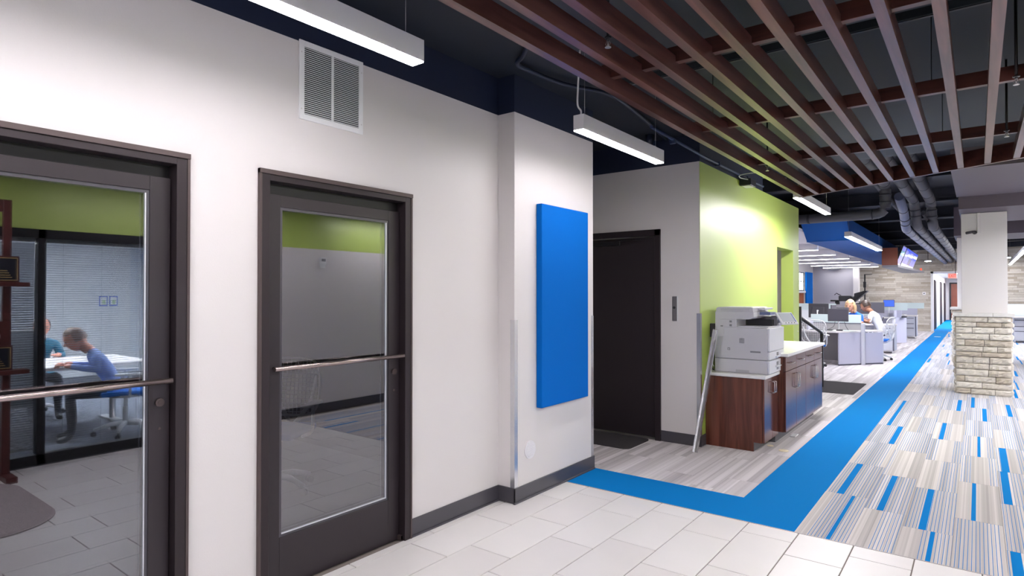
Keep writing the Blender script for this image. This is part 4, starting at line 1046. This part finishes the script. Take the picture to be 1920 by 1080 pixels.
monitor(-2.92, 15.45, .98, .48, .33, math.radians(160), 'dark monitor behind the frosted divider, left of the nearest one', z_desk=.73)
monitor(-2.62, 15.5, .98, .20, .30, math.radians(70), 'narrow side-turned monitor behind the frosted divider', z_desk=.73)
monitor(-2.5, 15.75, .96, .30, .26, math.radians(185), 'white-backed screen in front of the blonde woman', z_desk=.73, scr=WHITE)
monitor(-2.12, 18.55, 1.03, .36, .28, math.radians(10), 'dark monitor above the head-height divider behind the man', z_desk=.745)
monitor(-2.45, 18.62, 1.0, .36, .24, math.radians(-8), 'second dark monitor behind the man, lower and to the left', z_desk=.745)
monitor(-2.20, 22.2, 1.13, .30, .22, math.radians(5), 'small monitor with a blue picture before the stone wall', z_desk=.81, scr=mat('screen_on_blue', (.05,.1,.5), .2, emit=(.03,.12,.8), es=.35))
# keyboard, papers, phone, cable
bm = B(); box(bm, -2.95, -2.50, 14.62, 14.78, .736, .752, bev=.003); tag(obj('keyboard', bm, PDARK), 'black keyboard on the nearest desk', 'keyboard')
bm = B(); box(bm, -2.42, -2.30, 14.60, 14.70, .736, .765, bev=.008); tag(obj('desk_phone', bm, PDARK), 'small black device beside the keyboard on the nearest desk', 'phone')
bm = B(); box(bm, -2.30, -2.08, 14.72, 14.90, .736, .740); tag(obj('paper_sheet', bm, mat('aqua_paper', (.45,.75,.75), .6)), 'pale aqua sheet on the nearest desktop', 'paper')
bm = B(); tube(bm, bez([(-2.46,14.74,.93),(-2.5,14.76,.82),(-2.62,14.70,.745)]), .005, 5); tube(bm, bez([(-2.28,14.74,.93),(-2.26,14.78,.83),(-2.22,14.84,.742)]), .005, 5)
tag(obj('monitor_cables', bm, PDARK), 'thin black cables dangling from the nearest monitor', 'cable')
bm = B(); box(bm, -2.13, -1.98, 18.3, 18.45, .746, .78, bev=.01); tube(bm, bez([(-2.0,18.4,.78),(-1.97,18.42,.86),(-1.95,18.4,.93)]), .012, 6)
tag(obj('desk_lamp', bm, PDARK), 'small black gooseneck device on the pedestal desk', 'desk lamp')
bm = B(); box(bm, -1.86, -1.72, 22.02, 22.20, .811, .85, bev=.01); tag(obj('stapler', bm, PDARK), 'small dark object on the third workstation', 'stapler')

# ================================================================ STUDIO CAMERA
sc = thing('studio_camera', 'black studio camera with prompter hood on a pedestal', 'studio camera', (-3.25, 22, 0))
bm = B(); cyl(bm, (-3.25,22,.12), (-3.25,22,1.12), .07, .045, n=14); obj('pedestal_column', bm, BLKM, sc, world=True)
bm = B()
for k in range(3):
    a = 2*PI*k/3+.5; tube(bm, [(-3.25,22,.16), (-3.25+.4*math.cos(a), 22+.4*math.sin(a), .07)], .03, 8)
    disc(bm, (-3.25+.4*math.cos(a), 22+.4*math.sin(a), .05), .05, .04, axis=0, n=14)
obj('pedestal_base', bm, BLKM, sc, world=True)
bm = B(); box(bm, -3.36, -3.12, 21.9, 22.1, 1.12, 1.18, bev=.01); box(bm, -3.56, -3.20, 21.92, 22.08, 1.30, 1.48, bev=.02); box(bm, -3.32, -3.18, 21.95, 22.05, 1.18, 1.30); obj('camera_body', bm, PDARK, sc, world=True)
bm = B(); cyl(bm, (-3.20,22,1.39), (-3.08,22,1.39), .065, .075, n=16); obj('lens', bm, PDARK, sc, world=True)
bm = B(); prism(bm, [(-3.12,1.26),(-3.10,1.55),(-2.80,1.64),(-2.74,1.62)], 1, 21.82, 22.18); obj('prompter_hood', bm, BLKM, sc, world=True)
bm = B(); box(bm, -3.06, -2.76, 21.85, 22.15, 1.20, 1.24); box(bm, -2.98, -2.82, 21.88, 22.12, 1.24, 1.30, mi=1); obj('prompter_monitor', bm, [BLKM, PMID], sc, world=True)
bm = B(); box(bm, -3.80, -3.55, 21.94, 22.06, 1.29, 1.34, bev=.01); tube(bm, [(-3.5,22.0,1.48),(-3.62,21.95,1.56),(-3.68,21.95,1.50)], .014, 6); box(bm, -3.66,-3.54,21.93,22.07,1.20,1.29); obj('handle_arm', bm, BLKM, sc, world=True)
st = thing('light_stand', 'tall black equipment stand beside the studio camera', 'stand', (-3.02, 23.5, 0))
bm = B(); cyl(bm, (-3.02,23.5,.05), (-3.02,23.5,2.2), .022, n=8)
for k in range(3): a = 2*PI*k/3; tube(bm, [(-3.02,23.5,.5), (-3.02+.35*math.cos(a), 23.5+.35*math.sin(a), .012)], .012, 6)
obj('stand_pole', bm, BLKM, st, world=True)
bm = B(); box(bm, -3.06, -2.98, 23.44, 23.56, 1.75, 1.95, bev=.01); cyl(bm, (-3.03,23.5,2.19), (-2.80,23.5,2.2), .010, n=6); obj('clamp', bm, BLKM, st, world=True)

# ================================================================ PEOPLE
def skin_mesh(verts, edges, radii, root=0, sub=1):
    me = bpy.data.meshes.new('tmp'); bm = B(); ly = bm.verts.layers.skin.verify()
    vv = []
    for i, (co, r) in enumerate(zip(verts, radii)):
        v_ = bm.verts.new(co); v_[ly].radius = r if isinstance(r, tuple) else (r, r); v_[ly].use_root = (i == root); vv.append(v_)
    for a, b in edges: bm.edges.new((vv[a], vv[b]))
    bm.to_mesh(me); bm.free()
    o = bpy.data.objects.new('tmp', me); C.objects.link(o)
    s = o.modifiers.new('s', 'SKIN'); s.use_smooth_shade = True; s.branch_smoothing = .6
    u = o.modifiers.new('u', 'SUBSURF'); u.levels = sub; u.render_levels = sub
    dg = bpy.context.evaluated_depsgraph_get(); dg.update()
    out = bpy.data.meshes.new_from_object(o.evaluated_get(dg)); bpy.data.objects.remove(o); bpy.data.meshes.remove(me)
    return out
def person(label, loc, rz, lean, shirt, skin, hairm, hair='short', long_sleeve=False, turn=0., sc=1.):
    t = thing('person', label, 'person', loc, rz)
    ca, sa = math.cos(lean), math.sin(lean)
    def sp(x, y, z): return Vector((x, y*ca + (z-.52)*sa, .52 + (z-.52)*ca - y*sa))   # lean about the hips
    V = []; E = []; R = []
    def add(p, r, par=None):
        V.append(Vector(p)); R.append(r); 
        if par is not None: E.append((par, len(V)-1))
        return len(V)-1
    pel = add((0, 0, .53), (.15, .115)); w1 = add(sp(0, .0, .66), (.145, .105), pel); c1_ = add(sp(0, .0, .82), (.165, .115), w1); c2_ = add(sp(0, -.01, .94), (.145, .10), c1_)
    nk = add(sp(0, .0, 1.03), .056, c2_); n2 = add(sp(0, .015, 1.08), .052, nk)
    sh = sp(0, 0, .97); hands = []
    for s in (-1, 1):
        a = add(sp(s*.17, 0, .955), .066, c2_); 
        el = sp(s*.24, .10, .74); 
        wr = Vector((s*.14, el.y+.24, max(.80, .78)))
        if el.z < .74: el.z = .76
        e = add(el, .043, add(sp(s*.20, .05, .86), .054, a)); wv = add(wr, .027, add(el.lerp(wr, .5), .038, e))
        hd = (wr-el).normalized(); hp = add(wr+hd*.05, (.036, .018), wv); hands.append((s, wr+hd*.05, hd))
    for s in (-1, 1):
        hp = add((s*.09, .03, .52), .09, pel); kn = add((s*.13, .44, .50), .060, add((s*.115, .24, .52), .078, hp))
        an = add((s*.13, .42, .10), .037, add((s*.13, .42, .30), .052, kn)); add((s*.13, .55, .045), (.040, .028), add((s*.13, .46, .055), .040, an))
    me = skin_mesh(V, E, R)
    bm = B(); bm.from_mesh(me); bpy.data.meshes.remove(me)
    for f in bm.faces: f.smooth = True
    # materials by region: 0 shirt 1 skin 2 trousers 3 shoe
    shs = [sp(s*.17, 0, .955) for s in (-1, 1)]
    els = [V[E_[1]] for E_ in E]
    for f in bm.faces:
        c = f.calc_center_median(); mi = 0
        if c.z < .575 and (c.y > .08 or c.z < .50): mi = 2
        if c.z < .085: mi = 3
        hz = sp(0, 0, 1.02)
        if (c-sp(0, .01, 1.06)).length < .068: mi = 1
        for s in (-1, 1):
            el = sp(s*.24, .10, .74); el.z = max(el.z, .76); wr = Vector((s*.14, el.y+.24, .80)); d = wr-el; tt = (c-el).dot(d)/d.length_squared
            dist = (c-el-d*max(0, min(1.4, tt))).length
            if dist < .07 and tt > (.9 if long_sleeve else -.05) and c.z > .6: mi = 1
        f.material_index = mi
    # fingers: four fingers and a side thumb each hand, unequal, curled down
    for s, p, hd in hands:
        side = Vector((1, 0, 0)) - hd*hd.x; side.normalize()
        for k, ln in enumerate((.058, .070, .075, .066)):
            b0 = p + side*((k-1.5)*.019) + hd*.012
            tube(bm, [b0, b0+hd*ln*.55+Vector((0,0,-.004)), b0+hd*ln*.85+Vector((0,0,-.020)), b0+hd*ln+Vector((0,0,-.036))], [.0095,.009,.008,.006], 6, mi=1)
        th = p - side*s*.030 - hd*.03
        tube(bm, [th, th-side*s*.028+hd*.022, th-side*s*.034+hd*.055+Vector((0,0,-.01))], [.012,.010,.007], 6, mi=1)
    # head
    hc = sp(0, .05, 1.19) ; R3 = Matrix.Rotation(turn, 4, 'Z') @ Matrix.Rotation(-lean*.9, 4, 'X')
    T = Matrix.Translation(hc) @ R3
    hv = ball(bm, (0,0,0), .1, 1, u=20, v=14)
    for v_ in hv:
        x, y, z_ = v_.co/.1
        k = 1 - .26*max(0, -z_)**1.4
        v_.co = Vector((x*.077*k, y*.098*(1-.10*max(0,-z_)) + (.012*max(0,-z_)*(y > 0)), z_*.122))
    extra = []
    extra += cyl(bm, (0,.088,.012), (0,.112,-.020), .007, .015, n=8, mi=1)                     # nose
    for s in (-1, 1):
        extra += ball(bm, (s*.078, -.004, -.005), .018, 1, s=(.4,.8,1.5), u=8, v=6)            # ears
        extra += ball(bm, (s*.031, .083, .010), .011, 4, u=8, v=6)                             # eyes
        extra += box(bm, s*.031-.016, s*.031+.016, .086, .096, .030, .036, mi=5)               # brows
    extra += ball(bm, (0,.090,-.052), .020, 6, s=(1.1,.35,.35), u=8, v=6)                      # mouth
    bmesh.ops.transform(bm, matrix=T, verts=list(set(list(hv)+[e for e in extra if e.is_valid])))
    # neck bridge
    tube(bm, [sp(0,.005,1.03), sp(0,.02,1.08), hc+R3.to_3x3()@Vector((0,-.015,-.06))], [.054,.052,.058], 12, mi=1)
    obj('body', bm, [shirt, skin, TROU, SHOE, EYEM, hairm, LIP], t)
    bm = B()
    hv = ball(bm, (0,0,0), .1, 0, u=18, v=12)
    for v_ in hv:
        x, y, z_ = v_.co/.1; n_ = 1+.04*noise.noise(v_.co*40)
        yy = y if y < 0 else y*.93
        v_.co = Vector((x*.089*n_, yy*.108*n_-.008, z_*.128*n_+.010))
    kill = [v_ for v_ in bm.verts if (v_.co.y > .035 and v_.co.z < .055) or v_.co.z < (-.05 if hair == 'short' else -.08)]
    bmesh.ops.delete(bm, geom=kill, context='VERTS')
    if hair == 'bald':
        bmesh.ops.delete(bm, geom=[v_ for v_ in bm.verts if v_.co.z > .075 or v_.co.y > .02], context='VERTS')
    if hair == 'long':
        for k in range(26):
            a = math.radians(-20 + 220*k/25) + PI; x = math.cos(a)*.082; y = math.sin(a)*.088 if math.sin(a) < 0 else math.sin(a)*.06
            tube(bm, bez([(x*.7, y*.7, .09), (x*1.08, y*1.05-.004, 0), (x*1.15, y*1.05-.004, -.09), (x*1.02, y*.95-.006, -.165)], 3), [.020,.022,.022,.022,.022,.021,.019,.018,.015,.008], 6)
    bmesh.ops.transform(bm, matrix=T, verts=bm.verts)
    obj('hair', bm, hairm, t)
    t.scale = (sc, sc, sc)
    return t
person('woman with long blonde hair in a royal blue top seated at a desk', (-2.20, 16.25, .02), math.radians(140), .28, SHB, SKIN, BLOND, 'long', turn=math.radians(25), sc=1.08)
person('man with short dark hair in a white shirt leaning over his desk', (-1.72, 16.35, .04), math.radians(78), .48, SHW, SKIN2, DHAIR, sc=1.1)
person('man in a light blue shirt leaning on the meeting table, reflected in the left door', (1.66, 2.64, -.02), math.radians(196), .55, SHL, SKIN3, BHAIR, long_sleeve=True)
person('bald man in a teal shirt across the meeting table, reflected in the left glass door', (3.62, 2.40, -.02), math.radians(92), .32, SHT, SKIN3, BHAIR, 'bald', long_sleeve=True)

# ================================================================ MEETING ROOM (opposite, seen mirrored in the door glass)
SF = .86   # storefront face
wall_panel('wall_meeting_back', mat('meeting_wall', (.66,.68,.72), .7), [(7.4, 7.5, -2.6, 5.2, 0, 2.6), (RX+.12, 7.4, 5.1, 5.2, 0, 2.6), (RX+.12, 7.4, -2.7, -2.6, 0, 2.6)])
wall_panel('ceiling_meeting', WHITE, [(RX+.12, 7.4, -2.6, 5.1, 2.42, 2.5)])
wall_panel('floor_meeting', mat('meeting_carpet', (.10,.11,.14), .95), [(RX+.12, 7.4, -2.6, 5.1, -.006, .003)])
sf = sthing('window_2', (SF, .5, 0))
for y in (-2.0, -.75, .5, 1.735, 2.72): bx('mullion', (SF, SF+.11, y-.03, y+.03, .0, 2.10), BLKM, sf, .002)
bx('sill_rail', (SF, SF+.11, -2.6, 2.75, 0, .10), BLKM, sf, .002); bx('head_rail', (SF, SF+.11, -2.6, 2.75, 2.02, 2.10), BLKM, sf, .002)
for a, b in ((-1.97,-.78),(-.72,.47),(.53,1.705),(1.765,2.69)): bx('pane', (SF+.05, SF+.056, a, b, .10, 2.02), CLEAR, sf)
for a, b, tilt, lb_ in ((.53, 1.70, 48, 'half-closed grey mini blind left of the storefront post, seen reflected'), (1.77, 2.69, 10, 'open grey mini blind right of the storefront post, seen reflected')):
    t = thing('mini_blind', lb_, 'blind', (SF+.10, (a+b)/2, .12), group='grey mini blinds')
    bm = B(); box(bm, SF+.085, SF+.115, a, b, 1.99, 2.02); obj('head_box', bm, PMID, t, world=True)
    bm = B(); z_ = .14
    R_ = Matrix.Rotation(math.radians(tilt), 4, 'Y')
    while z_ < 1.98: box(bm, SF+.088, SF+.112, a, b, z_-.0006, z_+.0006, rot=R_, piv=(SF+.10, a, z_)); z_ += .021
    o = obj('blind_slats', bm, BLINDM, t, world=True); o['kind'] = 'stuff'
    bm = B()
    for y in (a+.15, (a+b)/2, b-.15): cyl(bm, (SF+.101,y,.13), (SF+.101,y,2.0), .0012, n=4)
    obj('ladder_cords', bm, PMID, t, world=True)
tb = thing('meeting_table', 'long pale meeting table seen reflected in the left glass door', 'table', (2.0, 2.0, 0))
bm = B(); prism(bm, rpoly(1.98, 3.25, 1.3, 3.1, .12), 2, .71, .745); obj('table_top', bm, DESKT, tb, world=True)
for x_ in (1.5, 2.9):
    bm = B(); cyl(bm, (2.6,x_,.02), (2.6,x_,.71), .035); box(bm, 2.3, 2.9, x_-.05, x_+.05, 0, .03, bev=.01); obj('leg', bm, CHROME, tb, world=True)
for i, (x_, y_) in enumerate(((2.6, 1.6), (4.4, .6), (4.6, 3.2), (2.6, 4.0))):
    t = thing('troffer', ('ceiling light panel nearest the storefront in the meeting room','ceiling light panel deep in the meeting room, left side','ceiling light panel deep in the meeting room, right side','ceiling light panel by the papered wall of the meeting room')[i], 'light fixture', (x_, y_, 2.40), group='meeting room ceiling panels')
    bx('panel_frame', (x_-.31, x_+.31, y_-.61, y_+.61, 2.405, 2.42), WHITE, t); bx('diffuser', (x_-.29, x_+.29, y_-.59, y_+.59, 2.400, 2.406), LENSC, t)
for y_, lab in ((4.40, 'left one of two taped papers on the meeting room wall, seen reflected'), (4.57, 'right one of two taped papers on the meeting room wall, seen reflected')):
    bm = B(); box(bm, 7.392, 7.4, y_-.070, y_+.070, 1.30, 1.49); box(bm, 7.388, 7.392, y_-.052, y_+.052, 1.32, 1.47, mi=1); box(bm, 7.386, 7.388, y_-.02, y_+.03, 1.34, 1.42, mi=2)
    tag(obj('taped_paper', bm, [mat('tape_blue', (.03,.10,.55), .5), WHITE, mat('paper_green', (.45,.62,.30), .6)]), lab, 'paper')
# dark high-back chair in the meeting room (left of the teal shirt)
dcb = thing('executive_chair', 'black high-back chair at the left of the reflected meeting room', 'chair', (1.75, 1.62, 0))
bx('seat', (1.5, 1.98, 1.38, 1.86, .44, .54), PDARK, dcb, .03); bx('backrest', (1.43, 1.52, 1.38, 1.86, .56, 1.18), PDARK, dcb, .03)
bm = B(); cyl(bm, (1.75,1.62,.08), (1.75,1.62,.44), .03)
for k in range(5): a = 2*PI*k/5; tube(bm, [(1.75,1.62,.12), (1.75+.28*math.cos(a), 1.62+.28*math.sin(a), .03)], .02, 6)
obj('base', bm, BLKM, dcb, world=True)
# plaque easel
ez = thing('plaque_stand', 'mahogany display stand with ledges, seen reflected in the left glass door', 'display stand', (.62, 1.34, 0))
bx('post', (.58, .63, 1.40, 1.455, .02, 2.3), BROWN, ez, .003); bx('post', (.58, .63, .74, .795, .02, 2.3), BROWN, ez, .003)
bx('foot', (.40, .80, 1.39, 1.465, 0, .05), BROWN, ez, .004); bx('foot', (.40, .80, .73, .805, 0, .05), BROWN, ez, .004)
for zz in (1.585, .865): bx('ledge', (.50, .63, .70, 1.56, zz, zz+.035), BROWN, ez, .003)
bx('top_rail', (.59, .625, .74, 1.455, 2.2, 2.3), BROWN, ez)
def plaque(y0, y1, z0, z1, label, seal=False):
    t = thing('award_plaque', label, 'plaque', (.56, (y0+y1)/2, z0), group='award plaques')
    bx('backboard', (.555, .575, y0, y1, z0, z1), BROWN, t, .002)
    bx('brass_border', (.551, .5555, y0+.012, y1-.012, z0+.012, z1-.012), GOLD, t); bx('black_plate', (.549, .5515, y0+.020, y1-.020, z0+.020, z1-.020), INK, t)
    bm = B(); n = 4
    for k in range(n): box(bm, .5475, .5492, y0+.05+.01*k, y1-.05-.01*k, z0+.035+k*.018, z0+.043+k*.018)
    box(bm, .5475, .5492, (y0+y1)/2-.025, (y0+y1)/2+.025, z1-.085, z1-.035); obj('engraving', bm, GOLD, t, world=True)
plaque(1.16, 1.50, 1.621, 1.835, 'black and gold award plaque on the upper ledge of the stand')
plaque(1.20, 1.46, .901, 1.10, 'dark award plaque on the lower ledge of the stand')
bm = B(); disc(bm, (.56, 1.33, 1.18), .05, .02, axis=0); box(bm, .56, .572, 1.24, 1.45, 1.101, 1.30, mi=1)
tag(obj('medallion', bm, [CHROME, BROWN]), 'silver medallion mounted above the lower plaque', 'medallion')
# thermostat on right wall (reflected)
tm = thing('thermostat', 'small white thermostat on the grey wall, reflected in the second glass door', 'thermostat', (RX, 4.72, 1.9))
bx('cover', (RX-.028, RX, 4.675, 4.765, 1.905, 1.995), WHITE, tm, .006); bx('display', (RX-.0295, RX-.028, 4.69, 4.75, 1.945, 1.98), PMID, tm); bx('wall_plate', (RX-.008, RX, 4.68, 4.76, 1.86, 1.905), WHITE, tm)
